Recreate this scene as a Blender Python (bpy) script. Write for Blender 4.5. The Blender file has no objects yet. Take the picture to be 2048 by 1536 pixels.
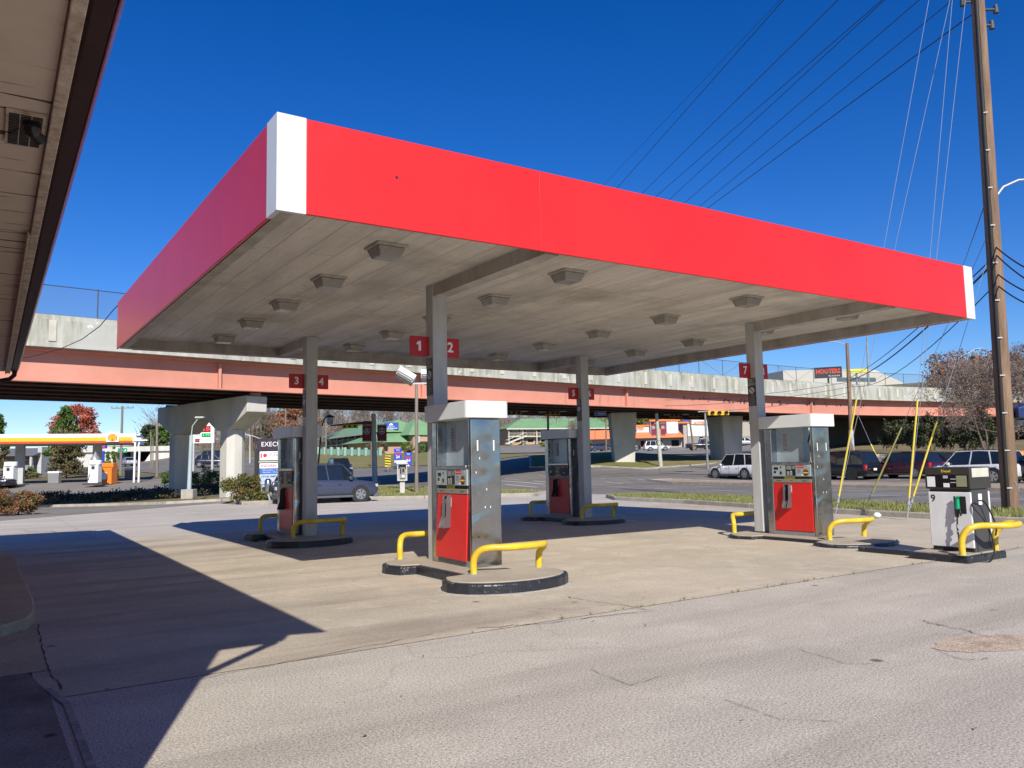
import bpy, bmesh, math, random
from mathutils import Vector, Matrix
random.seed(7)
SC = bpy.context.scene; COL = SC.collection
rad = math.radians
# ---------------- camera ----------------
CX, CY, CZ = -2.443, -7.881, 1.6
YAW, PITCH, ROLL, FPX = -0.58736, 0.09693, -0.02048, 1614.1
Fv = Vector((-math.sin(YAW)*math.cos(PITCH), math.cos(YAW)*math.cos(PITCH), math.sin(PITCH)))
R0 = Vector((math.cos(YAW), math.sin(YAW), 0)); U0 = R0.cross(Fv)
Rv = R0*math.cos(ROLL)+U0*math.sin(ROLL); Uv = -R0*math.sin(ROLL)+U0*math.cos(ROLL)
cd = bpy.data.cameras.new('camera'); cam = bpy.data.objects.new('camera', cd); COL.objects.link(cam)
cd.sensor_width = 36; cd.lens = FPX/2048*36; cd.clip_start = .05; cd.clip_end = 3000
cam.matrix_world = Matrix(((Rv.x, Uv.x, -Fv.x, CX), (Rv.y, Uv.y, -Fv.y, CY), (Rv.z, Uv.z, -Fv.z, CZ), (0, 0, 0, 1)))
SC.camera = cam
# ---------------- light ----------------
SUN = Vector((.3036, .7709, -.5599))     # direction the light travels
w = bpy.data.worlds.new('World'); SC.world = w; w.use_nodes = True
nt = w.node_tree; nt.nodes.clear()
sky = nt.nodes.new('ShaderNodeTexSky'); sky.sky_type = 'NISHITA'; sky.sun_disc = False
sky.sun_elevation = math.asin(-SUN.z); sky.sun_rotation = math.atan2(-SUN.x, -SUN.y)
sky.altitude = 600; sky.air_density = 1.0; sky.dust_density = .25; sky.ozone_density = 5.5
hs = nt.nodes.new('ShaderNodeHueSaturation'); hs.inputs['Saturation'].default_value = 1.3; hs.inputs['Hue'].default_value = .516
bg = nt.nodes.new('ShaderNodeBackground'); bg.inputs['Strength'].default_value = .105
wo = nt.nodes.new('ShaderNodeOutputWorld')
nt.links.new(sky.outputs[0], hs.inputs['Color']); nt.links.new(hs.outputs[0], bg.inputs[0]); nt.links.new(bg.outputs[0], wo.inputs[0])
sl = bpy.data.lights.new('sun', 'SUN'); sl.energy = 4.9; sl.angle = rad(.5); sl.color = (1, .935, .84)
so = bpy.data.objects.new('sun', sl); COL.objects.link(so); so.rotation_euler = SUN.to_track_quat('-Z', 'Y').to_euler()
so.location = (-20, -40, 40)
SC.view_settings.view_transform = 'Standard'; SC.view_settings.look = 'None'
SC.view_settings.exposure = .28; SC.view_settings.gamma = 1
SC.cycles.max_bounces = 7; SC.cycles.transparent_max_bounces = 24
# ---------------- maths helpers ----------------
def lerp(a, b, t): return a+(b-a)*t
def pl(tab, x):
    if x <= tab[0][0]: return tab[0][1]
    for (a, b), (c, d) in zip(tab, tab[1:]):
        if x <= c: return b+(d-b)*(x-a)/(c-a)
    return tab[-1][1]
COLS = [(-.634, [(30,0),(46,-.4),(58,-.2),(72,.66),(100,1.1),(160,2.2),(250,6),(400,12)]),
 (-.486, [(33,0),(47,-.4),(60,-.2),(72,.5),(110,1.6),(150,2.5),(180,3.2),(250,8),(400,14)]),
 (-.387, [(36,0),(48,-.3),(60,0),(80,.9),(110,2.0),(130,2.6),(170,6),(250,8.4),(400,16)]),
 (-.287, [(38,0),(50,-.1),(62,.1),(80,.7),(100,1.5),(130,2.7),(170,4.8),(250,8),(400,18)]),
 (-.2, [(45,0),(60,.15),(80,.6),(95,1.27),(180,4.0),(220,4.8),(300,10),(400,22)]),
 (-.1, [(48,0),(60,.2),(80,.8),(92,1.5),(180,4.3),(220,5),(300,10),(400,24)]),
 (.016, [(50,0),(66,.6),(87,2.2),(170,3.8),(240,6.8),(300,11),(400,24)]),
 (.134, [(52,0),(68,.9),(78,1.8),(90,2.4),(170,3.5),(240,6.8),(400,20)]),
 (.196, [(55,0),(65,.5),(72,.9),(90,1.9),(120,2.6),(170,3.4),(185,4.1),(240,7),(400,20)]),
 (.267, [(58,0),(66,.4),(82,1.2),(120,2.4),(170,3.6),(240,7),(400,24)]),
 (.419, [(56,0),(64,.9),(76,1.7),(90,2.6),(110,3.6),(200,14),(300,27),(400,35)]),
 (.634, [(50,0),(58,.9),(76,1.7),(90,2.6),(110,3.6),(200,14),(300,30),(400,40)])]
DH = Vector((-math.sin(YAW), math.cos(YAW))); RH = Vector((math.cos(YAW), math.sin(YAW)))
def terr(x, y):
    d = Vector((x-CX, y-CY)); v = d.dot(DH)
    if v < 28: return 0.
    t = d.dot(RH)/v
    if t <= COLS[0][0]: return pl(COLS[0][1], v)
    for (a, p), (b, q) in zip(COLS, COLS[1:]):
        if t <= b: return lerp(pl(p, v), pl(q, v), (t-a)/(b-a))
    return pl(COLS[-1][1], v)
def ray(px, py):
    d = Fv*FPX+Rv*(px-1024)-Uv*(py-768); return d/d.dot(Fv)
CAM = Vector((CX, CY, CZ))
def at(px, py, depth): return CAM+ray(px, py)*depth
def gz(px, py, z=0.):
    d = ray(px, py); return CAM+d*((z-CZ)/d.z)
def ver(px, py, depth, z):                         # ground point seen in column px at a depth, standing on height z
    p = at(px, py, depth); return Vector((p.x, p.y, z))
def gt(px, py, depth=None):                        # point of the terrain
    if depth is not None:
        p = at(px, py or 915, depth); return Vector((p.x, p.y, terr(p.x, p.y)))
    d = ray(px, py); t = 5.
    while t < 420:
        p = CAM+d*t
        if p.z <= terr(p.x, p.y): return Vector((p.x, p.y, terr(p.x, p.y)))
        t += .1
    return CAM+d*t
# ---------------- materials ----------------
MATS = {}
def pm(name, col, rough=.6, metal=0., col2=None, scale=3., var=.5, stretch=(1,1,1), bump=0., bscale=None, spec=.5, emit=0., detail=6., coat=0.):
    if name in MATS: return MATS[name]
    m = bpy.data.materials.new(name); MATS[name] = m; m.use_nodes = True
    n = m.node_tree.nodes; l = m.node_tree.links; b = n['Principled BSDF']
    b.inputs['Roughness'].default_value = rough; b.inputs['Metallic'].default_value = metal
    b.inputs['Specular IOR Level'].default_value = spec; b.inputs['Coat Weight'].default_value = coat
    c2 = col2 or tuple(c*.8 for c in col)
    tc = n.new('ShaderNodeTexCoord'); mp = n.new('ShaderNodeMapping'); mp.inputs['Scale'].default_value = stretch
    l.new(tc.outputs['Object'], mp.inputs[0])
    no = n.new('ShaderNodeTexNoise'); no.inputs['Scale'].default_value = scale; no.inputs['Detail'].default_value = detail; no.inputs['Roughness'].default_value = .62
    l.new(mp.outputs[0], no.inputs[0])
    cr = n.new('ShaderNodeValToRGB'); cr.color_ramp.elements[0].position = .5-.28*var-.02; cr.color_ramp.elements[1].position = .5+.28*var+.02
    cr.color_ramp.elements[0].color = (*c2, 1); cr.color_ramp.elements[1].color = (*col, 1)
    cr.color_ramp.elements[0].position = .32; cr.color_ramp.elements[1].position = .68
    l.new(no.outputs[0], cr.inputs[0]); l.new(cr.outputs[0], b.inputs['Base Color'])
    if bump:
        n2 = n.new('ShaderNodeTexNoise'); n2.inputs['Scale'].default_value = bscale or scale*6; n2.inputs['Detail'].default_value = 4
        l.new(mp.outputs[0], n2.inputs[0]); bp = n.new('ShaderNodeBump'); bp.inputs['Strength'].default_value = bump; bp.inputs['Distance'].default_value = .02
        l.new(n2.outputs[0], bp.inputs['Height']); l.new(bp.outputs[0], b.inputs['Normal'])
    if emit:
        l.new(cr.outputs[0], b.inputs['Emission Color']); b.inputs['Emission Strength'].default_value = emit
    return m
def nodes_of(m): return m.node_tree.nodes, m.node_tree.links, m.node_tree.nodes['Principled BSDF']
def mixc(n, l, fac, a, b, mode='MIX'):
    x = n.new('ShaderNodeMix'); x.data_type = 'RGBA'; x.blend_type = mode
    if isinstance(fac, (int, float)): x.inputs['Factor'].default_value = fac
    else: l.new(fac, x.inputs['Factor'])
    for s, i in ((a, 6), (b, 7)):
        if isinstance(s, tuple): x.inputs[i].default_value = (*s, 1)
        else: l.new(s, x.inputs[i])
    return x.outputs[2]
def ramp(n, l, src, p0, p1, c0=(0,0,0), c1=(1,1,1)):
    r = n.new('ShaderNodeValToRGB'); e = r.color_ramp.elements
    e[0].position = p0; e[1].position = p1; e[0].color = (*c0, 1); e[1].color = (*c1, 1); l.new(src, r.inputs[0]); return r.outputs[0]
def noise(n, l, vec, scale, detail=5, rough=.6, dist=0.):
    t = n.new('ShaderNodeTexNoise'); t.inputs['Scale'].default_value = scale; t.inputs['Detail'].default_value = detail
    t.inputs['Roughness'].default_value = rough; t.inputs['Distortion'].default_value = dist; l.new(vec, t.inputs[0]); return t.outputs[0]
def mapping(n, l, stretch=(1,1,1), rot=0., loc=(0,0,0)):
    tc = n.new('ShaderNodeTexCoord'); mp = n.new('ShaderNodeMapping'); mp.inputs['Scale'].default_value = stretch
    mp.inputs['Rotation'].default_value = (0, 0, rot); mp.inputs['Location'].default_value = loc
    l.new(tc.outputs['Object'], mp.inputs[0]); return mp.outputs[0]
def vorono(n, l, vec, scale, feature='F1'):
    t = n.new('ShaderNodeTexVoronoi'); t.feature = feature; t.inputs['Scale'].default_value = scale; l.new(vec, t.inputs[0]); return t.outputs[0]
def ground_mat(name, base, dark, streak=.5, crack=.5, speck=.3, stainscale=.35, joints=0., light=None, streak_rot=0., grain=70, bmp=.2, xfade=False):
    m = bpy.data.materials.new(name); m.use_nodes = True; n, l, b = nodes_of(m)
    v = mapping(n, l)
    c = mixc(n, l, ramp(n, l, noise(n, l, v, stainscale, 8, .65), .36, .66), dark, base)
    if light: c = mixc(n, l, ramp(n, l, noise(n, l, v, 1.7, 6, .7), .5, .75), c, light)
    vs = mapping(n, l, (.12, .9, 1), streak_rot)
    if streak:
        s = ramp(n, l, noise(n, l, vs, 1.0, 7, .6, .3), .47, .74)
        if xfade:
            sx = n.new('ShaderNodeSeparateXYZ'); l.new(v, sx.inputs[0]); mr = n.new('ShaderNodeMapRange'); mr.inputs[1].default_value = 6.5; mr.inputs[2].default_value = 1.5; mr.inputs[3].default_value = .25; l.new(sx.outputs[0], mr.inputs[0])
            s = mixc(n, l, 1.0, s, mr.outputs[0], 'MULTIPLY')
        c = mixc(n, l, s, c, tuple(x*(1-streak) for x in dark))
    # aggregate speckle
    sp = noise(n, l, v, grain, 3, .8)
    c = mixc(n, l, speck, c, ramp(n, l, sp, .32, .68, (.2,.2,.2), (1,1,1)), 'OVERLAY')
    sp2 = ramp(n, l, vorono(n, l, v, 19), .06, .20, (1,1,1), (0,0,0))
    fine = ramp(n, l, noise(n, l, v, 170, 2, .7), .34, .66, (.12,.12,.12), (.95,.95,.95)); c = mixc(n, l, speck*.6, c, fine, 'OVERLAY')
    pit = mixc(n, l, 1.0, sp2, ramp(n, l, noise(n, l, v, 3.3, 3), .5, .62), 'MULTIPLY')
    c = mixc(n, l, pit, c, tuple(x*.35 for x in dark))
    spots = ramp(n, l, vorono(n, l, mapping(n, l, (1, 1, 1), .4), .9), .03, .055, (1,1,1), (0,0,0))
    c = mixc(n, l, spots, c, tuple(x*.4 for x in dark))
    if crack:
        vn = n.new('ShaderNodeVectorMath'); vn.operation = 'ADD'
        nn = n.new('ShaderNodeTexNoise'); nn.inputs['Scale'].default_value = 1.3; nn.inputs['Detail'].default_value = 6; l.new(v, nn.inputs[0])
        l.new(v, vn.inputs[0]); l.new(nn.outputs['Color'], vn.inputs[1])
        ck = ramp(n, l, vorono(n, l, vn.outputs[0], .19, 'DISTANCE_TO_EDGE'), .001, .0045, (1,1,1), (0,0,0))
        ck = mixc(n, l, 1.0, ck, ramp(n, l, noise(n, l, v, .25, 2), .5, .6), 'MULTIPLY')
        ck2 = mixc(n, l, crack, (0,0,0), ck)
        c = mixc(n, l, ck2, c, (.05,.045,.04))
    if joints:
        br = n.new('ShaderNodeTexBrick'); br.offset = 0; br.inputs['Scale'].default_value = 1; br.inputs['Mortar Size'].default_value = .012
        br.inputs['Brick Width'].default_value = joints; br.inputs['Row Height'].default_value = joints; br.inputs['Mortar Smooth'].default_value = .3
        l.new(v, br.inputs[0]); jf = mixc(n, l, .55, (0,0,0), br.outputs['Fac'])
        c = mixc(n, l, jf, c, tuple(x*.4 for x in dark))
    l.new(c, b.inputs['Base Color']); b.inputs['Roughness'].default_value = .9; b.inputs['Specular IOR Level'].default_value = .25
    bp = n.new('ShaderNodeBump'); bp.inputs['Strength'].default_value = bmp; bp.inputs['Distance'].default_value = .008
    l.new(sp, bp.inputs['Height']); l.new(bp.outputs[0], b.inputs['Normal'])
    return m
def leaf_mat(name, cols, rough=.6, trans=.25):
    m = bpy.data.materials.new(name); m.use_nodes = True; n, l, b = nodes_of(m)
    g = n.new('ShaderNodeNewGeometry'); r = n.new('ShaderNodeValToRGB'); e = r.color_ramp.elements
    while len(e) < len(cols): e.new(.5)
    for i, c in enumerate(cols): e[i].position = i/(len(cols)-1); e[i].color = (*c, 1)
    l.new(g.outputs['Random Per Island'], r.inputs[0])
    v = mapping(n, l); c = mixc(n, l, .4, r.outputs[0], ramp(n, l, noise(n, l, v, 1.2, 3), .35, .65, (.25,.25,.25), (.8,.8,.8)), 'OVERLAY')
    l.new(c, b.inputs['Base Color']); b.inputs['Roughness'].default_value = rough; b.inputs['Specular IOR Level'].default_value = .3
    return m
# ---------------- mesh builder ----------------
TXT = {}
def txt2d(s, bold=0.):
    k = (s, bold)
    if k in TXT: return TXT[k]
    cu = bpy.data.curves.new('t', 'FONT'); cu.body = s; cu.size = 1; cu.align_x = 'CENTER'; cu.align_y = 'CENTER'; cu.resolution_u = 2; cu.offset = bold
    o = bpy.data.objects.new('t', cu); me = bpy.data.meshes.new_from_object(o)
    vs = [tuple(v.co) for v in me.vertices]; fs = [tuple(p.vertices) for p in me.polygons]
    bpy.data.objects.remove(o); bpy.data.meshes.remove(me); bpy.data.curves.remove(cu)
    TXT[k] = (vs, fs); return TXT[k]
class MB:
    def __init__(s): s.v = []; s.f = []; s.fm = []; s.mats = []; s.cur = 0; s.sm = []; s.smooth = False
    def use(s, m):
        if m not in s.mats: s.mats.append(m)
        s.cur = s.mats.index(m); return s
    def add(s, vs, fs):
        o = len(s.v); s.v += [tuple(v) for v in vs]
        for f in fs: s.f.append([o+i for i in f]); s.fm.append(s.cur); s.sm.append(s.smooth)
        return s
    def box(s, x0, x1, y0, y1, z0, z1, M=None):
        vs = [Vector((x, y, z)) for z in (z0, z1) for y in (y0, y1) for x in (x0, x1)]
        if M: vs = [M@v for v in vs]
        return s.add(vs, [(0,2,3,1),(4,5,7,6),(0,1,5,4),(2,6,7,3),(0,4,6,2),(1,3,7,5)])
    def seg(s, a, b, w, h, z0=0.):          # a box along a->b
        a = Vector(a); b = Vector(b); d = (b-a).normalized(); up = Vector((0,0,1)) if abs(d.z) < .95 else Vector((0,1,0))
        r = d.cross(up).normalized(); u = r.cross(d)
        vs = [p+r*x*w/2+u*(y*h/2+z0) for p in (a, b) for x, y in ((-1,-1),(1,-1),(1,1),(-1,1))]
        return s.add(vs, [(0,1,2,3),(7,6,5,4),(0,4,5,1),(1,5,6,2),(2,6,7,3),(3,7,4,0)])
    def cyl(s, a, b, r0, r1=None, n=12, caps=True):
        a = Vector(a); b = Vector(b); r1 = r0 if r1 is None else r1; d = (b-a).normalized()
        up = Vector((0,0,1)) if abs(d.z) < .9 else Vector((1,0,0)); r = d.cross(up).normalized(); u = r.cross(d)
        vs = []
        for p, q in ((a, r0), (b, r1)):
            for i in range(n):
                t = 2*math.pi*i/n; vs.append(p+r*math.cos(t)*q+u*math.sin(t)*q)
        sm = s.smooth; s.smooth = n > 6
        s.add(vs, [(i, (i+1) % n, n+(i+1) % n, n+i) for i in range(n)]); s.smooth = sm
        if caps: s.add(vs[:n], [tuple(range(n))[::-1]]); s.add(vs[n:], [tuple(range(n))])
        return s
    def tube(s, pts, r, n=8, closed=False):
        pts = [Vector(p) for p in pts]; N = len(pts); rings = []; u = None
        for i, p in enumerate(pts):
            d = (pts[(i+1) % N]-pts[i-1]) if closed else (pts[min(i+1, N-1)]-pts[max(i-1, 0)])
            d.normalize()
            if u is None: u = d.cross(Vector((0,0,1)) if abs(d.z) < .9 else Vector((1,0,0))).normalized()
            u = (u-d*u.dot(d)).normalized(); w_ = d.cross(u); q = r[i] if isinstance(r, (list, tuple)) else r
            rings += [p+u*math.cos(2*math.pi*k/n)*q+w_*math.sin(2*math.pi*k/n)*q for k in range(n)]
        fs = []
        for i in range(N if closed else N-1):
            a = i*n; b = ((i+1) % N)*n
            fs += [(a+k, a+(k+1) % n, b+(k+1) % n, b+k) for k in range(n)]
        sm = s.smooth; s.smooth = True; s.add(rings, fs); s.smooth = sm
        if not closed: s.add(rings[:n], [tuple(range(n))[::-1]]); s.add(rings[-n:], [tuple(range(n))])
        return s
    def prism(s, poly, z0, z1, mp=None):    # poly (a,b) extruded; mp(a,b,c) maps to 3-D
        mp = mp or (lambda a, b, c: (a, b, c)); n = len(poly)
        vs = [mp(a, b, z0) for a, b in poly]+[mp(a, b, z1) for a, b in poly]
        return s.add(vs, [tuple(range(n))[::-1], tuple(range(n, 2*n))]+[(i, (i+1) % n, n+(i+1) % n, n+i) for i in range(n)])
    def lathe(s, prof, c=(0,0,0), n=20):
        c = Vector(c); vs = [c+Vector((r*math.cos(2*math.pi*k/n), r*math.sin(2*math.pi*k/n), z)) for r, z in prof for k in range(n)]
        sm = s.smooth; s.smooth = True
        s.add(vs, [(i*n+k, i*n+(k+1) % n, (i+1)*n+(k+1) % n, (i+1)*n+k) for i in range(len(prof)-1) for k in range(n)])
        s.smooth = sm; return s
    def text(s, t, size, o, xd, up=(0,0,1), bold=0., w=None, off=0.):
        vs, fs = txt2d(t, bold); xd = Vector(xd).normalized(); up = Vector(up).normalized(); o = Vector(o)
        sx = size
        if w:
            xs = [v[0] for v in vs]; sx = w/max(1e-6, max(xs)-min(xs))
        return s.add([o+xd*v[0]*sx+up*v[1]*size for v in vs], fs)
    def rect(s, o, xd, up, w, h):
        xd = Vector(xd).normalized()*w/2; up = Vector(up).normalized()*h/2; o = Vector(o)
        return s.add([o-xd-up, o+xd-up, o+xd+up, o-xd+up], [(0,1,2,3)])
    def disc(s, o, xd, up, r, n=20, ry=None):
        xd = Vector(xd).normalized(); up = Vector(up).normalized(); o = Vector(o); ry = ry or r
        return s.add([o+xd*math.cos(2*math.pi*k/n)*r+up*math.sin(2*math.pi*k/n)*ry for k in range(n)], [tuple(range(n))])
    def build(s, name, parent=None, bevel=0., bseg=2, loc=None, smooth=False, sub=0):
        me = bpy.data.meshes.new(name); me.from_pydata(s.v, [], s.f)
        for m in s.mats: me.materials.append(m)
        me.polygons.foreach_set('material_index', s.fm)
        me.polygons.foreach_set('use_smooth', [True]*len(s.f) if smooth else s.sm)
        me.update(); o = bpy.data.objects.new(name, me); COL.objects.link(o)
        if loc is not None: o.location = loc
        if parent: o.parent = parent
        if bevel:
            md = o.modifiers.new('bevel', 'BEVEL'); md.width = bevel; md.segments = bseg; md.limit_method = 'ANGLE'; md.angle_limit = rad(35)
        if sub:
            md = o.modifiers.new('sub', 'SUBSURF'); md.levels = sub; md.render_levels = sub
        return o
def tag(o, label, cat, group=None):
    o['label'] = label; o['category'] = cat
    if group: o['group'] = group
    return o
def struct(o): o['kind'] = 'structure'; return o
def stuff(o, label=None, cat=None):
    o['kind'] = 'stuff'
    if label: o['label'] = label; o['category'] = cat
    return o
def thing(name, label, cat, loc=(0,0,0), rz=0., group=None):
    o = bpy.data.objects.new(name, None); COL.objects.link(o); o.empty_display_size = .2
    o.location = loc; o.rotation_euler = (0, 0, rz); return tag(o, label, cat, group)
def dup(root, loc, rz=None, label=None, group=None, scale=None):
    def cp(o, par):
        c = o.copy(); COL.objects.link(c); c.parent = par
        for ch in o.children: cp(ch, c)
        return c
    r = cp(root, None); r.location = loc
    if rz is not None: r.rotation_euler = (0, 0, rz)
    if label: r['label'] = label
    if group: r['group'] = group
    if scale: r.scale = scale
    return r
def sheet(name, poly, m, off=0., cell=3., flat=None):
    bm = bmesh.new(); vs = [bm.verts.new((x, y, 0)) for x, y in poly]; bm.faces.new(vs)
    xs = [p[0] for p in poly]; ys = [p[1] for p in poly]
    if flat is None:
        for lo, hi, ax in ((min(xs), max(xs), 0), (min(ys), max(ys), 1)):
            k = math.ceil(lo/cell)*cell
            while k < hi:
                co = (k, 0, 0) if ax == 0 else (0, k, 0); no = (1, 0, 0) if ax == 0 else (0, 1, 0)
                bmesh.ops.bisect_plane(bm, geom=bm.verts[:]+bm.edges[:]+bm.faces[:], plane_co=co, plane_no=no); k += cell
    bm.normal_update()
    for f in bm.faces:
        if f.normal.z < 0: f.normal_flip()
    for v in bm.verts: v.co.z = (terr(v.co.x, v.co.y) if flat is None else flat)+off
    me = bpy.data.meshes.new(name); bm.to_mesh(me); bm.free(); me.materials.append(m)
    o = bpy.data.objects.new(name, me); COL.objects.link(o); return o
def kerb(mb, pts, w=.16, h=.15, closed=True, step=3.):
    P = []
    n = len(pts)
    for i in range(n if closed else n-1):
        a = Vector(pts[i]); b = Vector(pts[(i+1) % n]); k = max(1, int((b-a).length/step))
        for j in range(k): P.append(a.lerp(b, j/k))
    if closed: P.append(P[0])
    else: P.append(Vector(pts[-1]))
    for a, b in zip(P, P[1:]):
        mb.seg((a.x, a.y, terr(a.x, a.y)+h/2-.03), (b.x, b.y, terr(b.x, b.y)+h/2-.03), w, h+.06)
# ---------------- palette ----------------
RED = pm('red_panel', (.68,.021,.019), .34, col2=(.63,.017,.016), scale=.7, spec=.5)
REDF = pm('faded_red_panel', (.60,.035,.03), .4, col2=(.5,.03,.027), scale=4)
WHT = pm('white_paint', (.69,.72,.72), .45, col2=(.63,.66,.66), scale=2)
WHITE2 = pm('clean_white', (.82,.83,.83), .5, col2=(.78,.79,.79))
COLP = pm('column_paint', (.50,.51,.52), .5, col2=(.40,.40,.39), scale=2.2, stretch=(3,3,.5))
BLK = pm('black_rubber', (.018,.018,.02), .6, col2=(.012,.012,.013))
BLKG = pm('black_gloss', (.012,.013,.015), .15, col2=(.01,.01,.011))
DGREY = pm('dark_grey', (.06,.062,.065), .6)
GREY = pm('mid_grey', (.25,.255,.26), .5)
LGREY = pm('light_grey', (.5,.51,.52), .5, col2=(.42,.43,.43))
GALV = pm('galvanised_steel', (.42,.45,.47), .45, .4, col2=(.33,.35,.36), scale=6)
YEL = pm('yellow_pipe_paint', (.78,.55,.025), .38, col2=(.66,.44,.02), scale=9, bump=.15, bscale=30)
YELP = pm('yellow_plastic', (.8,.62,.02), .5)
SIGNR = pm('sign_red', (.5,.012,.022), .45, col2=(.46,.01,.02))
ORNG = pm('orange_paint', (.85,.22,.01), .5, col2=(.78,.19,.01))
BLUE = pm('sign_blue', (.02,.06,.45), .5, col2=(.02,.05,.4))
GREEN = pm('sign_green', (.0,.3,.17), .5)
TIMBER = pm('pole_timber', (.29,.19,.12), .85, col2=(.15,.095,.062), scale=9, stretch=(1,1,.05), bump=.6, bscale=40)
TIMBG = pm('weathered_timber', (.27,.24,.2), .85, col2=(.17,.14,.11), scale=6, stretch=(1,1,.1))
CONC = pm('pier_concrete', (.62,.61,.56), .85, col2=(.46,.45,.41), scale=.6, stretch=(1,1,.35), bump=.2)
CABLE = pm('cable_black', (.012,.012,.014), .6)
CABW = pm('guy_wire_steel', (.26,.30,.36), .6)
GLS = pm('dark_glass', (.012,.016,.02), .04, col2=(.01,.013,.016), spec=.8)
def steel(name, wav, r=.2, col=(.52,.53,.54), sc=1.3):
    m = pm(name, col, r, 1.0, col2=tuple(c*.8 for c in col), scale=2.5); n, l, b = nodes_of(m)
    v = mapping(n, l, (1, 1, 1)); bp = n.new('ShaderNodeBump'); bp.inputs['Strength'].default_value = wav; bp.inputs['Distance'].default_value = .12
    h_ = noise(n, l, v, sc, 1, .4, .6)
    if wav > .2:
        for (lx, lz, rr_, am) in ((-.27,-1.62,2.4,.07),(-.30,-1.15,2.2,.05)):
            mp = mapping(n, l, (1,.02,.85), 0, (lx,0,lz*.85)); ln_ = n.new('ShaderNodeVectorMath'); ln_.operation = 'LENGTH'; l.new(mp, ln_.inputs[0])
            mu = n.new('ShaderNodeMath'); mu.operation = 'MULTIPLY'; mu.inputs[1].default_value = rr_*9; l.new(ln_.outputs['Value'], mu.inputs[0]); sn = n.new('ShaderNodeMath'); sn.operation = 'COSINE'; l.new(mu.outputs[0], sn.inputs[0])
            fo_ = n.new('ShaderNodeMapRange'); fo_.inputs[1].default_value = .26; fo_.inputs[2].default_value = .04; fo_.inputs[3].default_value = 0; fo_.inputs[4].default_value = am; l.new(ln_.outputs['Value'], fo_.inputs[0])
            m2 = n.new('ShaderNodeMath'); m2.operation = 'MULTIPLY_ADD'; l.new(sn.outputs[0], m2.inputs[0]); l.new(fo_.outputs[0], m2.inputs[1]); l.new(h_, m2.inputs[2]); h_ = m2.outputs[0]
    l.new(h_, bp.inputs['Height']); l.new(bp.outputs[0], b.inputs['Normal'])
    tc = mapping(n, l, (1, 1, 1)); rr = ramp(n, l, noise(n, l, tc, 7, 5), .3, .8, (r*.7,)*3, (r*1.9,)*3); l.new(rr, b.inputs['Roughness'])
    return m
SS = steel('stainless_steel', .06); SSW = steel('warped_stainless', .26, .17, (.50,.49,.48), 2.0); SSB = pm('brushed_panel', (.42,.50,.54), .35, .35, col2=(.34,.42,.46), scale=5)
FX = (1,0,0)
n, l, b = nodes_of(YEL); v = mapping(n, l); sp_ = ramp(n, l, noise(n, l, v, 38, 6, .8), .66, .69); sp_ = mixc(n, l, 1.0, sp_, ramp(n, l, noise(n, l, v, 3.5, 2), .5, .58), 'MULTIPLY')
l.new(mixc(n, l, sp_, mixc(n, l, ramp(n, l, noise(n, l, v, 4, 6, .7), .4, .7), (.62,.42,.03), (.80,.57,.03)), (.16,.07,.03)), b.inputs['Base Color'])
n, l, b = nodes_of(RED); v = mapping(n, l, (1,1,.15)); v2 = mapping(n, l)
c = mixc(n, l, ramp(n, l, noise(n, l, v2, .5, 7, .65), .35, .68), (.60,.019,.017), (.70,.024,.021)); c = mixc(n, l, .22, c, mixc(n, l, ramp(n, l, noise(n, l, v, 3.0, 8, .75), .52, .8), c, (.36,.03,.025))); l.new(c, b.inputs['Base Color'])
bp = n.new('ShaderNodeBump'); bp.inputs['Strength'].default_value = .12; bp.inputs['Distance'].default_value = .05; l.new(noise(n, l, v2, .9, 2), bp.inputs['Height']); l.new(bp.outputs[0], b.inputs['Normal'])
# ---------------- ground ----------------
PAD = ground_mat('stained_pad_concrete', (.51,.44,.335), (.40,.348,.268), .42, .2, .35, .3, 0, (.57,.50,.39), 0., 70, .15, True)
APRON = ground_mat('aggregate_apron', (.425,.385,.318), (.36,.328,.272), .22, .2, .85, .22, 0, (.465,.425,.355), .5, 60, .28)
PALE = ground_mat('pale_concrete', (.53,.485,.415), (.43,.39,.335), .15, .4, .3, .3, 4.6)
ASPH = ground_mat('road_asphalt', (.225,.208,.185), (.165,.152,.135), .35, .4, .35, .12, 0, None, 1.45)
LOTA = ground_mat('side_road_asphalt', (.27,.25,.22), (.205,.19,.168), .2, .8, .3, .15)
WALKM = ground_mat('sidewalk_concrete', (.52,.43,.28), (.39,.32,.21), .2, .3, .4, .8)
KERB = pm('kerb_concrete', (.44,.41,.35), .9, col2=(.30,.27,.23), scale=2.5, bump=.3)
def grassm(name, a, b_, c_):
    m = pm(name, a, .95, col2=b_, scale=.5, spec=.1); n, l, b = nodes_of(m); v = mapping(n, l)
    c = mixc(n, l, ramp(n, l, noise(n, l, v, .12, 6, .7), .42, .6), b_, a)
    c = mixc(n, l, ramp(n, l, noise(n, l, v, .9, 8, .75), .5, .72), c, c_)
    l.new(c, b.inputs['Base Color']); return m
TURF = grassm('winter_turf', (.20,.20,.065), (.26,.21,.105), (.13,.17,.04))
DIRT = grassm('hillside_ground', (.24,.20,.11), (.17,.14,.09), (.12,.13,.05))
def axis(a, b, s, far): 
    L = [a+i*s for i in range(int((b-a)/s)+1)]; k = s; x = L[0]; lo = []
    while x > -far: k *= 1.35; x -= k; lo.append(x)
    k = s; x = L[-1]; hi = []
    while x < far: k *= 1.35; x += k; hi.append(x)
    return lo[::-1]+L+hi
gx = axis(-40, 190, 2.5, 1500); gy = axis(-30, 190, 2.5, 1500)
mb = MB().use(DIRT); mb.smooth = True
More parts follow.
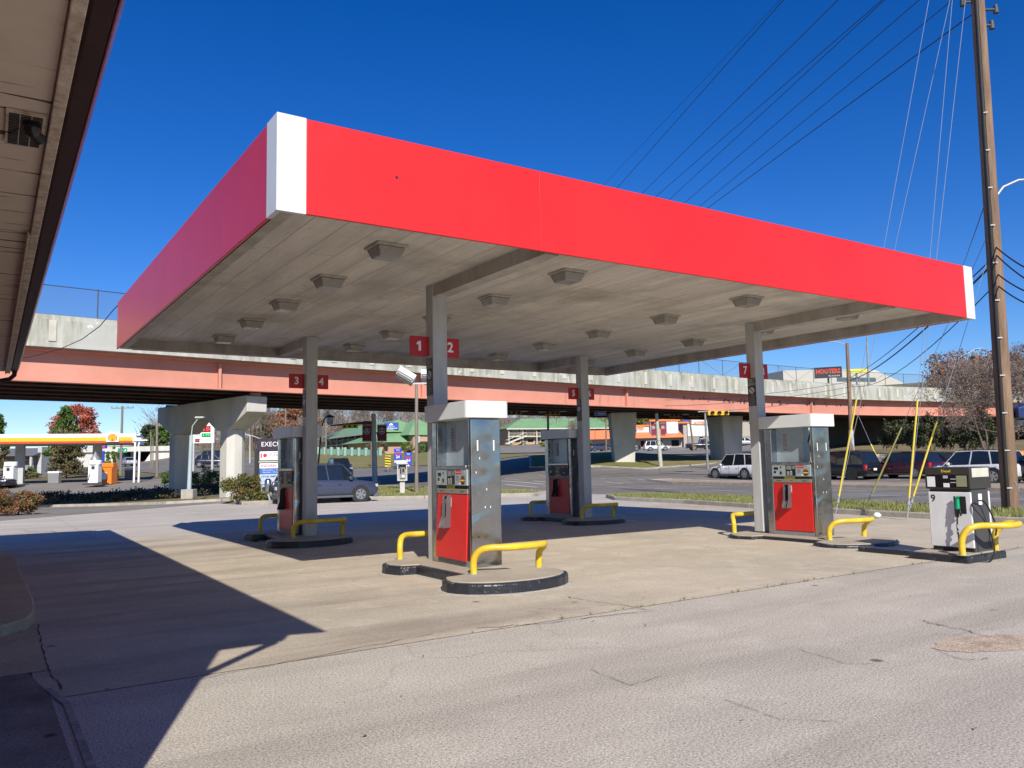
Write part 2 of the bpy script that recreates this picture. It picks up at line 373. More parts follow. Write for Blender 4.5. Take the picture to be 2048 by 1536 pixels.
mb.add([(x, y, terr(x, y)-.07) for y in gy for x in gx], [(j*len(gx)+i, j*len(gx)+i+1, (j+1)*len(gx)+i+1, (j+1)*len(gx)+i) for j in range(len(gy)-1) for i in range(len(gx)-1)])
struct(mb.build('ground', smooth=True))
near_edge = [(18.5,-60),(19.0,-10),(19.9,2.3),(22.2,12),(22.6,20),(22.3,27.2),(21.5,40),(17,56),(15,66),(15,80),(14.5,110),(13.5,170)]
far_edge = [(34,170),(39,130),(45,100),(50,80),(56,66),(60,50),(58,36),(56,20),(53,5),(50,-60)]
struct(sheet('main_road', near_edge+far_edge, ASPH, 0.0))
struct(sheet('side_road', [(-90,23),(-1.7,24.4),(7.0,31),(9.3,37),(13,43),(16,52),(17.2,58),(15.2,66),(14,76),(-6,76),(-90,70)], LOTA, .006))
struct(sheet('front_apron', [(-60,-60),(18.4,-60),(18.4,-10),(17.4,-1.1),(-2.1,-1.15),(-2.1,-3.5),(-60,-3.5)], APRON, 0., flat=0.))
struct(sheet('pump_pad', [(-2.0,-1.15),(17.4,-1.1),(17.0,.6),(17.6,6),(18.9,13.1),(-2.0,13.1)], PAD, .004, flat=0.))
struct(sheet('concrete_forecourt', [(-60,9),(-2.0,9),(-2.0,13.1),(18.9,13.1),(19.2,17.2),(20.6,19.4),(22.6,20.5),(22.4,26.5),(19.7,23.4),(15.1,25.6),(13.0,27.6),(7.4,27.9),(7.0,31),(-1.7,24.4),(-60,23.6)], PALE, .002, flat=0.))
# parking lots on the rise
struct(sheet('restaurant_parking', [tuple(at(px, 900, d).xy) for px, d in ((1180,98),(1330,100),(1420,112),(1520,112),(1560,190),(1150,190))], LOTA, .05, 6))
struct(sheet('motel_parking', [tuple(at(px, 900, d).xy) for px, d in ((985,140),(1170,135),(1180,190),(1230,232),(985,232))], LOTA, .05, 6))
struct(sheet('cross_street', [tuple(at(px, 900, d).xy) for px, d in ((1320,64),(1560,62),(1640,66),(1600,76),(1560,112),(1430,112),(1310,84))], ASPH, .03, 4))
# verges
vergeA = [(17.0,.6),(17.6,6),(18.9,13.1),(19.2,17.2),(20.6,19.4),(22.4,17.3),(21.9,11),(19.9,2.3),(18.9,-12),(18.4,-60),(16.5,-60),(16.7,-10)]
vergeB = [(7.4,28.2),(13.0,28.0),(15.1,26.0),(19.7,23.9),(21.6,25.2),(22.1,28),(21.2,40),(17.2,52),(14.2,44),(10.5,37.5),(8.4,33)]
for nm, P in (('grass_verge', vergeA), ('corner_verge', vergeB)):
    struct(sheet(nm, P, TURF, .13, 2.))
    k = MB().use(KERB); kerb(k, P); struct(k.build(nm+'_kerb', bevel=.03))
med = [(31.4,-60),(32.2,0),(33.0,8),(34.3,17),(35.6,30.5),(36.2,33.5),(38.4,33.5),(40.2,24),(38.6,13),(37.6,0),(37,-60)]
MEDM = ground_mat('median_concrete', (.42,.33,.235), (.33,.25,.175), .2, .5, .3, .4)
struct(sheet('road_median', med, MEDM, .10)); k = MB().use(KERB); kerb(k, med, .2, .14); struct(k.build('median_kerb'))
island = [tuple(gt(*c).xy) for c in ((1290,939),(1330,936),(1400,931),(1440,927))]+[tuple(at(px, 900, d).xy) for px, d in ((1500,84),(1440,96),(1340,90),(1230,92),(1060,90),(1060,72),(1200,70))]
struct(sheet('grass_island', island, TURF, .14, 3.)); k = MB().use(KERB); kerb(k, island, .25); struct(k.build('island_kerb'))
bed = [(-7,43.5),(1.2,45.0),(4.4,41.5),(6.0,37.6),(8.6,36.9),(11.6,37.6),(13.0,43.2),(14.8,50),(14.3,57),(6,57.5),(-6,54)]
struct(sheet('pier_bed', bed, DIRT, .12, 3.)); k = MB().use(KERB); kerb(k, bed, .3); struct(k.build('pier_bed_kerb'))
far_bank = [tuple(at(px, 900, d).xy) for px, d in ((620,97),(740,94),(880,91),(1000,90),(1080,100),(1000,128),(985,178),(620,182))]
struct(sheet('motel_lawn', far_bank, TURF, .05, 5.))
# road paint
PAINT = pm('road_paint', (.72,.72,.70), .7, col2=(.5,.5,.48), scale=4)
mb = MB().use(PAINT)
def stripe(a, b, w_, yel=None):
    a = Vector(a); b = Vector(b); n_ = max(1, int((b-a).length/3)); r = Vector((b.y-a.y, a.x-b.x)).normalized()*w_/2
    for i in range(n_):
        p = a.lerp(b, i/n_); q = a.lerp(b, (i+1)/n_)
        mb.add([(c.x, c.y, terr(c.x, c.y)+.012+.0*i) for c in (p-r, p+r, q+r, q-r)], [(0,1,2,3)])
for k in range(-6, 12):
    for x0 in (26.2, 29.4):
        a = Vector((x0+.11*k*4.6-(1.2 if k < 0 else 0)*0, k*4.6)); stripe(a, a+Vector((.25,2.3)), .14)
for k in range(-4, 9):
    a = Vector((43.6+.13*k*5, k*5)); stripe(a, a+Vector((.3,2.6)), .14)
for c in (((752,982.5),(792,982)), ((787,974),(870,978.5)), ((870,978.5),(1000,983)), ((1003,962),(1090,969)), ((1010,969),(1075,975)), ((1090,973),(1110,971)), ((1200,958),(1290,960)), ((560,946),(640,950))):
    stripe(gt(*c[0]).xy, gt(*c[1]).xy, .2)
struct(mb.build('road_markings'))
mb = MB().use(YELP); stripe((31.7,8),(32.9,17),.12) if False else None
for a, b in (((32.0,2),(33.0,11)),((33.0,11),(34.9,30)),((38.9,13),(40.6,25))): stripe(a, b, .12)
struct(mb.build('median_edge_line'))
# apron patch and litter
PATCH = ground_mat('pothole_gravel', (.46,.38,.29), (.30,.23,.165), 0, 0, .9, 5)
pc = gz(1985,1287); mb = MB().use(PATCH); mb.smooth = False
rr = random.Random(3); pts = [(pc.x+math.cos(a)*(1.0+.35*rr.random())*.42+math.sin(a)*.22, pc.y+math.sin(a)*(.16+.1*rr.random())-math.cos(a)*.22) for a in [i*2*math.pi/26 for i in range(26)]]
mb.add([(x, y, .004) for x, y in pts], [tuple(range(26))]); struct(mb.build('pavement_patch'))
# ---------------- shop roof eave on the left ----------------
BX, BY0, BY1 = -1.86, -5.35, 11.5
SOFM = pm('soffit_boards', (.37,.30,.235), .75, col2=(.30,.24,.185), scale=1.2)
n, l, b = nodes_of(SOFM); v = mapping(n, l)
crk = ramp(n, l, noise(n, l, mapping(n, l, (.35, 7, 1)), 1.6, 3, .5), .625, .645); wv = noise(n, l, v, 3, 4)
c = mixc(n, l, crk, mixc(n, l, wv, (.60,.51,.41), (.76,.66,.54)), (.08,.06,.045)); l.new(c, b.inputs['Base Color'])
TRIM = pm('soffit_trim_paint', (.72,.62,.50), .6, col2=(.36,.27,.20), scale=12, bump=.2)
MAR = pm('maroon_gutter_paint', (.26,.045,.075), .3, col2=(.10,.016,.026), scale=3)
MARD = pm('maroon_gutter_shaded', (.045,.012,.015), .6, col2=(.03,.009,.011), scale=3)  # dark copy of the gutter maroon, shade of the underside painted in
BRK = pm('shop_wall_brick', (.30,.17,.12), .85, col2=(.22,.12,.09), scale=4)
shop = thing('shop_building', 'low shop building at the left whose beige soffit and maroon gutter hang over the forecourt', 'building', (-2.57, 3, 0), -.013)
def L(x, y, z=0): return (x+2.6, y-3, z)
mb = MB().use(BRK); mb.box(-9.4, 0.15, -8.3, 8.2, 0, 3.66); mb.build('wall', shop)
mb = MB().use(SOFM); mb.box(-10, .49, -8.38, 8.46, 3.66, 3.70); mb.build('soffit', shop)
mb = MB().use(pm('roof_shingle', (.09,.07,.065), .9)); mb.add([L(-2.0,BY0,3.93),L(-2.0,BY1,3.93),L(-7,BY1-4,5.2),L(-7,BY0+4,5.2),L(-12.4,BY0,3.93),L(-12.4,BY1,3.93)], [(0,1,2,3),(3,2,5,4),(0,3,4),(1,5,2)]); mb.build('roof', shop)
mb = MB().use(TRIM); mb.box(.495,.56,-8.37,8.46,3.62,3.70); mb.use(TRIM).box(.47,.492,-3,8.4,3.60,3.655); mb.build('soffit_trim', shop, bevel=.006)
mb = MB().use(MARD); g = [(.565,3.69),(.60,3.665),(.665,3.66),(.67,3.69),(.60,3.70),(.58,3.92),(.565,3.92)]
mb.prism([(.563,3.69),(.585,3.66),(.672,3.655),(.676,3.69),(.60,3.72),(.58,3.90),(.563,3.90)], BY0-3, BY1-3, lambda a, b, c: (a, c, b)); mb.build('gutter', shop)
mb = MB().use(MAR); mb.prism([(.676,3.655),(.69,3.66),(.70,3.70),(.716,3.74),(.722,3.80),(.736,3.83),(.736,3.86),(.70,3.86),(.70,3.80),(.676,3.72)], BY0-3, BY1-3, lambda a, b, c: (a, c, b)); mb.build('gutter_lip', shop, bevel=.006)
mb = MB().use(MAR); mb.add([(x_, y_, z_) for y0_, y1_ in ((BY0-3.05, BY0-3.75),(BY1-3.3, BY1-3.75)) for x_, y_, z_ in ((.69,y0_,3.862),(.72,y0_,3.862),(.825,y1_,4.30),(.77,y1_,4.30))], [(3,2,1,0),(4,5,6,7),(0,1,5,4),(1,2,6,5),(2,3,7,6),(3,0,4,7)]); mb.build('roof_edge', shop)
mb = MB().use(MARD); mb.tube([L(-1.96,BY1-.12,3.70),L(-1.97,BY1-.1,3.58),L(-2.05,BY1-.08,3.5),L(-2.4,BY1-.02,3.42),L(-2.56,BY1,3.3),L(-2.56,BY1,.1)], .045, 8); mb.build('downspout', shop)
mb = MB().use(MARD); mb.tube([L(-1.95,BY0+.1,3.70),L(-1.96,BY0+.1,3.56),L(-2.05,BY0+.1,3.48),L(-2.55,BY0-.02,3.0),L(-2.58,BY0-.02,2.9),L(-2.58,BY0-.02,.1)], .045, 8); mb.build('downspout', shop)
vp = at(50, 258, 1); vd = (vp-CAM); vp = CAM+vd*((3.655-CZ)/vd.z); vp.x += .04
mb = MB().use(TRIM); mb.box(vp.x+2.6-.10, vp.x+2.6+.10, vp.y-3-.28, vp.y-3+.28, 3.640, 3.656)
mb.use(BLK); 
for i in range(3):
    for k in range(20):
        x = vp.x+2.6-.085+.058*i; y = vp.y-3-.255+k*.0257; mb.box(x, x+.052, y, y+.013, 3.636, 3.642)
mb.build('soffit_vent', shop)
cc = Vector((vp.x-.01, vp.y-.16, 3.61)); mb = MB().use(BLKG); mb.lathe([(.0,.05),(.045,.05),(.05,.0),(.045,-.03),(.03,-.05),(0,-.058)], (0,0,0), 16)
mb.use(BLK).cyl((-.02,-.02,-.01),(.05,.05,-.05),.032,.034,14); mb.use(GREY).cyl((.048,.048,-.049),(.052,.052,-.052),.024,.024,14)
o = mb.build('security_camera', loc=cc); tag(o, 'black security camera fixed beside the vent grille in the soffit', 'camera')
mb = MB().use(CABLE); mb.tube([cc+Vector(d) for d in ((-.02,0,.03),(-.05,.1,.035),(-.1,.2,.02),(-.2,.22,.035),(-.45,.25,.035))], .004, 5); tag(mb.build('camera_cable'), 'thin dark cable running from the security camera along the soffit', 'cable')
# raised sidewalk along the shop
mb = MB().use(WALKM); side = [(-2.62,1.6),(-2.15,1.62),(-1.93,1.95),(-1.84,2.4),(-1.80,3.4),(-1.78,9.4),(-1.85,10.3),(-2.62,10.6)]
mb.prism(side, -.02, .12); struct(mb.build('sidewalk', bevel=.02))
mb = MB().use(WALKM); mb.add([(-2.62,1.7,.008),(-1.84,1.75,.008),(-1.9,-.2,.008),(-2.62,-.2,.008)], [(3,2,1,0)]); struct(mb.build('flush_walk'))
mb = MB().use(ground_mat('mossy_path', (.27,.235,.20), (.13,.115,.095), .3, 0, .5, 1.2)); mb.add([(-2.62,-.2,.006),(-2.03,-.12,.006),(-1.93,-1.0,.006),(-1.93,-3.3,.006),(-2.62,-3.3,.006)], [(4,3,2,1,0)]); struct(mb.build('path'))
mb = MB().use(pm('painted_kerb_edge', (.40,.37,.33), .8, col2=(.2,.18,.16), scale=9)); kerb(mb, [(-1.93,-.85),(-1.85,-1.4),(-1.86,-3.4)], .045, .012, False); struct(mb.build('path_kerb'))
# ---------------- canopy ----------------
CA, CB, ZB, ZT = 13.61, 11.03, 4.185, 5.20
canopy = thing('fuel_canopy', 'large flat fuel canopy with red fascia, white corners and four grey columns over the pumps', 'canopy', (CA/2, CB/2, 0))
def K(x, y, z): return (x-CA/2, y-CB/2, z)
T = .04; WC = .55
def face(name, pts, m): mb = MB().use(m); [mb.box(x0-CA/2, x1-CA/2, y0-CB/2, y1-CB/2, ZB, ZT) for x0, x1, y0, y1 in pts]; return mb.build(name, canopy, bevel=.004)
xs = [.30+.002]; 
def panels(lo, hi, cuts): e = [lo]+cuts+[hi]; return [(a+.0015, b-.0015) for a, b in zip(e, e[1:])]
face('front_fascia', [(a, b, 0, T) for a, b in panels(.305, CA-.30, [3.27])], RED)
face('back_fascia', [(a, b, CB-T, CB) for a, b in panels(.3, CA-.3, [3.27])], RED)
face('side_fascia', [(0, T, a, b) for a, b in panels(.33, CB-.02, [7.9])], RED)
face('side_fascia', [(CA-T, CA, a, b) for a, b in panels(.3, CB-.02, [3.7, 7.3])], RED)
for x0, x1, y0, y1 in ((0, .35, -.004, T+.002), (-.004, T+.002, .004, .33)): pass
mb = MB().use(WHT); mb.prism([(-.005,-.005),(.302,-.005),(.302,.05),(.05,.05),(.05,.332),(-.005,.332)], ZB-.004, ZT+.004, lambda a, b, c: K(a, b, c)); mb.build('corner_trim', canopy)
mb = MB().use(WHT); mb.prism([(CA+.005,-.005),(CA+.005,.30),(CA-.05,.30),(CA-.05,.05),(CA-.30,.05),(CA-.30,-.005)], ZB-.004, ZT+.004, lambda a, b, c: K(a, b, c)); mb.build('corner_trim', canopy)
CEIL = pm('canopy_ceiling_paint', (.46,.43,.385), .7, col2=(.30,.27,.235), scale=1.6, stretch=(.18,1.6,1), bump=.3)
n, l, b = nodes_of(CEIL); v = mapping(n, l)
c = mixc(n, l, ramp(n, l, noise(n, l, mapping(n, l, (1.7,.2,1), .04), 1.2, 9, .7), .36, .64), (.50,.475,.425), (.76,.72,.65))
c = mixc(n, l, ramp(n, l, noise(n, l, v, 7, 6, .8), .60, .66), c, (.44,.41,.36))
c = mixc(n, l, ramp(n, l, noise(n, l, v, .45, 6, .7), .5, .72), c, (.36,.33,.285))
br = n.new('ShaderNodeTexBrick'); br.offset = .37; br.inputs['Scale'].default_value = 1; br.inputs['Mortar Size'].default_value = .006; br.inputs['Brick Width'].default_value = 5.2; br.inputs['Row Height'].default_value = .41; l.new(mapping(n, l, (1,1,1), rad(90)), br.inputs[0])
c = mixc(n, l, br.outputs['Fac'], c, (.30,.28,.245)); l.new(c, b.inputs['Base Color'])
mb = MB().use(CEIL); mb.box(-CA/2+.05, CA/2-.05, -CB/2+.05, CB/2-.05, 4.40, 4.46); mb.build('ceiling_deck', canopy)
mb = MB().use(LGREY); mb.box(-CA/2+.05, CA/2-.05, -CB/2+.05, CB/2-.05, 5.0, 5.06); mb.build('roof_deck', canopy)
BEAM = pm('canopy_beam_paint', (.52,.49,.44), .6, col2=(.32,.295,.255), scale=3, stretch=(1,1,.5))
for a in ((.06,.20,.06,CB-.06),(CA-.20,CA-.06,.06,CB-.06),(.20,CA-.20,CB-.20,CB-.06),(.20,CA-.20,.06,.14)):
    mb = MB().use(BEAM); mb.box(a[0]-CA/2, a[1]-CA/2, a[2]-CB/2, a[3]-CB/2, 4.19 if a[3] > .2 and a[2] > .1 or a[0] < .1 or a[0] > 13 else 4.25, 4.40)
    mb.build('edge_beam', canopy)
XC = (3.41, 10.90); YC = (3.10, 8.85)
def sw(n_): return n_
NOT = pm('notice_black', (.02,.018,.018), .5); NTW = pm('notice_lettering', (.6,.58,.55), .6)
for i, x in enumerate(XC):
    for j, y in enumerate(YC):
        mb = MB().use(COLP); mb.box(x-CA/2, x+.255-CA/2, y-CB/2, y+.225-CB/2, .10, 4.40)
        c_ = mb.build('column', canopy, bevel=.012)
        mb = MB().use(NOT); o = Vector(K(x-.003, y+.115, 2.95)); mb.box(o.x-.002, o.x+.004, o.y-.10, o.y+.10, 2.66, 3.24)
        mb.use(NTW); f_ = o+Vector((-.004,0,0)); xd = (0,-1,0)
        mb.text('SELF', .105, f_+Vector((0,0,.235)), xd, w=.15, bold=.015); mb.text('SERVE', .085, f_+Vector((0,0,.155)), xd, w=.17, bold=.015)
        mb.disc(f_+Vector((0,0,.03)), xd, (0,0,1), .072); mb.use(NOT); mb.rect(f_+Vector((-.002,0,.03)), (0,-1,-1), (0,-1,1), .135, .014); mb.use(NTW)
        for k, s_ in enumerate(('NO SMOKING', 'STOP ENGINE', 'NO FILLING OF', 'PORTABLE', 'CONTAINERS', 'IN OR ON', 'VEHICLES')): mb.text(s_, .034, f_+Vector((0,0,-.07-.033*k)), xd, w=.15)
        mb.build('notice_strip', c_)
        mb = MB().use(BEAM); 
        ya, yb = (.14, y-.003) if j == 0 else (y+.228, CB-.2)
        mb.box(x+.02-CA/2, x+.24-CA/2, ya-CB/2, yb-CB/2, 4.20, 4.40); mb.build('beam', canopy)
m = MB().use(BLK); m.disc(K(1.33,-.003,4.76),(1,0,0),(0,0,1),.018,8); m.build('hole', canopy)
# ceiling lights
LENS = pm('light_lens', (.36,.35,.31), .25, col2=(.27,.26,.23), scale=6)
proto = None; rows = ('front', 'second', 'middle', 'fourth', 'back'); cn = ('left edge', 'left pumps', 'right pumps', 'right edge')
for i, x in enumerate((1.87,4.80,8.76,11.65)):
    for j, y in enumerate((1.45,3.47,5.5,7.5,9.55)):
        lab = f'boxy canopy ceiling light in the {rows[j]} row of the column nearest the {cn[i]}'
        if proto is None:
            proto = thing('canopy_light', lab, 'ceiling light', (x, y, 4.40), 0, 'lights under the canopy')
            mb = MB().use(BEAM); mb.box(-.215,.215,-.215,.215,-.035,0); mb.build('housing', proto, bevel=.008)
            mb = MB().use(LENS); a, c_, z0, z1 = .19, .145, -.037, -.16
            vs = [(sx*q, sy*q, z) for z, q in ((z0, a), (z1, c_)) for sx, sy in ((-1,-1),(1,-1),(1,1),(-1,1))]
            mb.add(vs, [(0,1,2,3),(7,6,5,4),(0,4,5,1),(1,5,6,2),(2,6,7,3),(3,7,4,0)]); mb.build('lens', proto, bevel=.015)
        else: dup(proto, (x, y, 4.40), label=lab)
# number signs
for i, x in enumerate(XC):
    for j, y in enumerate(YC):
        base = {(0,0):1, (0,1):3, (1,1):5, (1,0):7}[(i, j)]
        for s_ in (0, 1):
            nn = base+s_; xx = x-.165 if s_ == 0 else x+.255+.125; yy = y+.14; z = 3.43-(.04 if i else 0)
            mb = MB().use(SIGNR); mb.box(-.165,.165,-.012,.012,-.155,.155)
            o = mb.build('pump_number_sign', loc=(xx, yy, z), bevel=.01)
            tag(o, f'red plate with white number {nn} on a canopy column', 'sign', 'pump number signs')
            t = MB().use(WHITE2)
            if nn == 1: t.prism([(-.018,-.075),(.022,-.075),(.022,.078),(-.008,.078),(-.05,.045),(-.05,.018),(-.018,.03)], -.0165, -.0125, lambda a, b_, c_: (a, c_, b_))
            else: t.text(str(nn), .22, (0, -.0145, 0), (1,0,0), bold=.025)
            t.build('number', o)
# pump islands
ISM = pm('island_concrete', (.42,.365,.28), .85, col2=(.33,.285,.22), scale=2.5, bump=.2); 
TAR = pm('black_kerb_paint', (.022,.024,.028), .35, col2=(.10,.095,.09), scale=9, bump=.7, bscale=16)
n, l, b = nodes_of(TAR); v = mapping(n, l); l.new(mixc(n, l, ramp(n, l, noise(n, l, v, 5, 8, .8), .60, .64), (.02,.023,.03), (.2,.17,.14)), b.inputs['Base Color'])
def dumbbell(x0, x1, y0, y1, fx0, fx1):
    cx_ = (x0+x1)/2; hw = .42; P = []
    def arc(cy, a0, a1, rx, ry, n_=14): return [(cx_+rx*math.cos(rad(a0+(a1-a0)*k/n_)), cy+ry*math.sin(rad(a0+(a1-a0)*k/n_))) for k in range(n_+1)]
    rx = (x1-x0)/2
    P += [(cx_-hw, y0+1.02), (x0+.14, y0+.98)]+arc(y0+.62, 168, 372, rx, .62)+[(x1-.14, y0+.98), (cx_+hw, y0+1.02)]
    cf = (fx0+fx1)/2; rf = (fx1-fx0)/2; far_ = [(cf+rf*math.cos(rad(a)), y1-.55+.55*math.sin(rad(a))) for a in range(-12, 193, 14)]
    P += [(cx_+hw, y1-.92), (fx1-.08, y1-.88)]+far_+[(fx0+.10, y1-.88), (cx_-hw, y1-.92)]
    return P
def scaled(P, k):
    cx_ = sum(p[0] for p in P)/len(P); cy = sum(p[1] for p in P)/len(P); out = []
    n_ = len(P)
    for i in range(n_):
        a = Vector(P[i-1]); c_ = Vector(P[(i+1) % n_]); t = (c_-a).normalized(); out.append((P[i][0]-t.y*k, P[i][1]+t.x*k))
    return out
MORT = pm('mortar_patch', (.52,.49,.43), .9, col2=(.38,.355,.31), scale=6, bump=.3)
def pump_island(x, y, nm, dz=0.):
    t = thing('pump_island', f'tan concrete pump island with black kerb under pump {nm}', 'pump island', (x, y, dz), 0, 'pump islands')
    P = dumbbell(-1.14, .66, -1.95, 1.35, -1.0, .66)
    k = MB().use(TAR); k.prism(P, -.02, .135); k.build('kerb', t, bevel=.03, bseg=3)
    k = MB().use(ISM); k.prism(scaled(P, .06), .10, .15); k.build('slab', t, bevel=.008)
    r_ = random.Random(len(nm)*7); Q = scaled(P, -.05); Q = [(a+r_.uniform(-.035,.02), b_+r_.uniform(-.05,.03)) for a, b_ in Q]; k = MB().use(MORT); k.prism(Q, -.03, .008-dz); k.build('mortar_skirt', t)
pump_island(3.64, 2.45, 'one', 0); pump_island(3.60, 9.75, 'three', 0); pump_island(11.1, 9.75, 'five', -.02); pump_island(11.12, 2.35, 'seven', -.07)
def guard(x, y, z, sgn, lab, w_=1.05, bow=.30, h=.34):
    t = thing('pipe_guard', lab, 'guard rail', (x, y, z), 0, 'yellow pipe guards')
    pts = [(0,0,0),(0,0,h*.45),(.02,sgn*.03,h*.72),(.07,sgn*.09,h*.92),(.17,sgn*.17,h),(.32,sgn*.25,h),(.5,sgn*bow,h),(.7,sgn*bow*1.03,h),(.85,sgn*bow*.98,h),(.97,sgn*bow*.78,h),(w_+.01,sgn*bow*.42,h-.01),(w_+.02,sgn*.1,h*.86),(w_,sgn*.02,h*.6),(w_,0,0)]
    pts = [(p[0]*(1 if p[0] < .9 else 1), p[1], p[2]) for p in pts]
    P = []
    for i in range(len(pts)-1):
        a = Vector(pts[max(i-1, 0)]); b_ = Vector(pts[i]); c_ = Vector(pts[i+1]); d = Vector(pts[min(i+2, len(pts)-1)])
        for k in range(4):
            s = k/4; P.append(.5*((2*b_)+(c_-a)*s+(2*a-5*b_+4*c_-d)*s*s+(3*b_-3*c_+d-a)*s**3))
    P.append(Vector(pts[-1]))
    m = MB().use(YEL); m.tube(P, .046, 12); m.build('hoop', t); m = MB().use(GALV); m.cyl((0,0,-.004),(0,0,.006),.085,.085,14); m.build('base_plate', t); return t
for nm, x, y, dz in (('one',3.09,2.45,.15),('three',3.02,9.75,.15),('five',10.50,9.75,.13),('seven',10.55,2.35,.08)):
    near = y-1.02; farr = y+1.2 if nm in ('one','seven') else y+1.0
    if nm in ('three','five'): near = y-1.27
    guard(x, near, dz, -1, f'yellow bent pipe guard at the near end of pump island {nm}')
    guard(x, farr, dz, 1, f'yellow bent pipe guard at the far end of pump island {nm}', bow=.22)
# dispensers
TEAL = pm('display_panel_grey', (.33,.39,.40), .45, col2=(.27,.32,.33), scale=8); OLV = pm('grade_strip', (.25,.25,.19), .5); BRN = pm('sticker_brown', (.25,.04,.02), .5)
RPOST = pm('sticker_red', (.6,.02,.03), .5); SILV = pm('nozzle_boot_alloy', (.16,.15,.16), .4, .4)
def dispenser(x, y, z, num, rz=0., ajar=0.):
    names = {1:'one', 3:'three', 5:'five', 7:'seven'}
    t = thing('fuel_dispenser', f'stainless steel fuel dispenser with red lower panel on pump island {names[num]}', 'fuel pump', (x, y, z), rz, 'fuel dispensers')
    W_, L_ = .53, 1.14
    m = MB().use(SSW); m.box(.012, W_-.012, 0, .075, 0, 2.085); ep = m.build('end_panel', t, bevel=.02, bseg=3)
    m = MB().use(WHITE2); m.rect((.13,-.003,1.70),FX,(0,0,1),.022,.15); m.rect((.40,-.003,1.70),FX,(0,0,1),.022,.15); [m.rect((x_,-.003,z_),FX,(0,0,1),.012,.03) for x_,z_ in ((.10,1.32),(.27,1.08),(.24,.83),(.33,.83),(.16,1.52))]; m.use(BLK).disc((.13,-.003,.42),FX,(0,0,1),.012,8); m.build('sticker', ep)
    m = MB().use(SS); m.box(.006, W_-.006, L_-.16, L_, 0, 2.085); m.build('end_panel', t, bevel=.02, bseg=3)
    m = MB().use(DGREY); m.box(.03, W_-.03, .076, L_-.161, 0, 1.40); m.build('cabinet', t)
    m = MB().use(SSB); m.box(.17, .36, .34, L_-.162, 1.40, 2.09); m.use(LGREY); m.box(.165, .169, .70, .83, 1.62, 2.0); m.use(BLK)
    for k in range(14): m.box(.163, .166, .715, .815, 1.64+k*.025, 1.648+k*.025)
    m.build('mast_panel', t)
    m = MB().use(CABLE); m.tube([(.25,.20,2.09),(.24,.22,1.98),(.23,.25,1.86),(.23,.27,1.80)], .016, 8); m.use(GALV).cyl((.23,.27,1.80),(.23,.275,1.76),.02,.022,8); m.build('hose_stub', t)
    m = MB().use(WHT); r_ = .07; a = -.09; b_ = W_+.09; c_ = -.09; d = L_+.09
    P = [(a+r_*(1-math.cos(q)), c_+r_*(1-math.sin(q))) for q in [i*math.pi/12 for i in range(7)]]
    P += [(b_-r_*(1-math.sin(q)), c_+r_*(1-math.cos(q))) for q in [i*math.pi/12 for i in range(7)]]
    P += [(b_-r_*(1-math.cos(q)), d-r_*(1-math.sin(q))) for q in [i*math.pi/12 for i in range(7)]]
    P += [(a+r_*(1-math.sin(q)), d-r_*(1-math.cos(q))) for q in [i*math.pi/12 for i in range(7)]]
    m.prism(P, 2.09, 2.33); m.build('top_cap', t, bevel=.006)
    for s in (-1, 1):                                      # both long faces
        X = (lambda q: .02-q) if s < 0 else (lambda q: W_-.02+q)
        def bx(m, q0, q1, y0, y1, z0, z1): a_, b2 = sorted((X(q0), X(q1))); m.box(a_, b2, y0, y1, z0, z1)
        ya, yb = .082, L_-.165; xd = (0, -1, 0) if s < 0 else (0, 1, 0)
        m = MB().use(REDF if num in (3, 5) else RED); 
        m.box(-.012, .012, ya+.004-.5, yb-.004-.5, -.925, 0)
        o = m.build('lower_panel', t, bevel=.005); o.location = (X(.004), .5, 1.012)
        if ajar and s < 0: o.rotation_euler = (rad(.6), rad(ajar), 0)
        mk = MB().use(WHITE2); mk.rect(((-.0135 if s < 0 else .0135), .06, -.115), xd, (0,0,1), .055, .13); mk.use(BLK)
        for k in range(5): mk.rect(((-.0145 if s < 0 else .0145), .06, -.06-.025*k), xd, (0,0,1), .04, .008)
        mk.build('sticker', o)
        m = MB().use(GREY); bx(m, -.01, .005, ya, yb, 0, .082); m.build('kick_plate', t)
        m = MB().use(OLV); bx(m, 0, .022, ya, yb, 1.018, 1.088); m.use(BLK)
        for k, s_ in enumerate(('Premium', 'Plus', 'Regular')):
            yy = (yb-.15-.3*k) if s < 0 else (ya+.15+.3*k); m.text(s_, .034, (X(.0235), yy, 1.055), xd)
        m.build('grade_strip', t, bevel=.003)
        m = MB().use(YELP); bx(m, .002, .006, .46, .70, 1.094, 1.132); m.use(BLK)
        m.text('REMOVE NOZZLE', .02, (X(.0075), .58, 1.113), xd); m.build('yellow_sticker', t)
        dm = TEAL if num in (1, 7) else DGREY
        m = MB().use(dm); bx(m, 0, .03, ya, yb, 1.14, 1.365); 
        def R(m, a0, a1, z0, z1, q=.0315):
            yc = (yb-(a0+a1)/2) if s < 0 else (ya+(a0+a1)/2); m.rect((X(q), yc, (z0+z1)/2), xd, (0,0,1), a1-a0, z1-z0)
        m.use(BLKG); R(m,.05,.15,1.27,1.32); R(m,.33,.56,1.15,1.355); R(m,.05,.10,1.20,1.245); R(m,.20,.23,1.30,1.33); R(m,.19,.235,1.18,1.235)
        m.use(LGREY); R(m,.105,.15,1.17,1.235); R(m,.05,.10,1.17,1.195); R(m,.08,.14,1.335,1.352); R(m,.36,.41,1.16,1.235,.033); R(m,.43,.48,1.16,1.245,.033)
        m.use(GREY); R(m,.37,.40,1.17,1.22,.0345); R(m,.44,.47,1.17,1.23,.0345); R(m,.49,.545,1.28,1.345,.033); R(m,.35,.47,1.27,1.345,.033)
        m.use(RPOST); R(m,.585,.75,1.30,1.355)
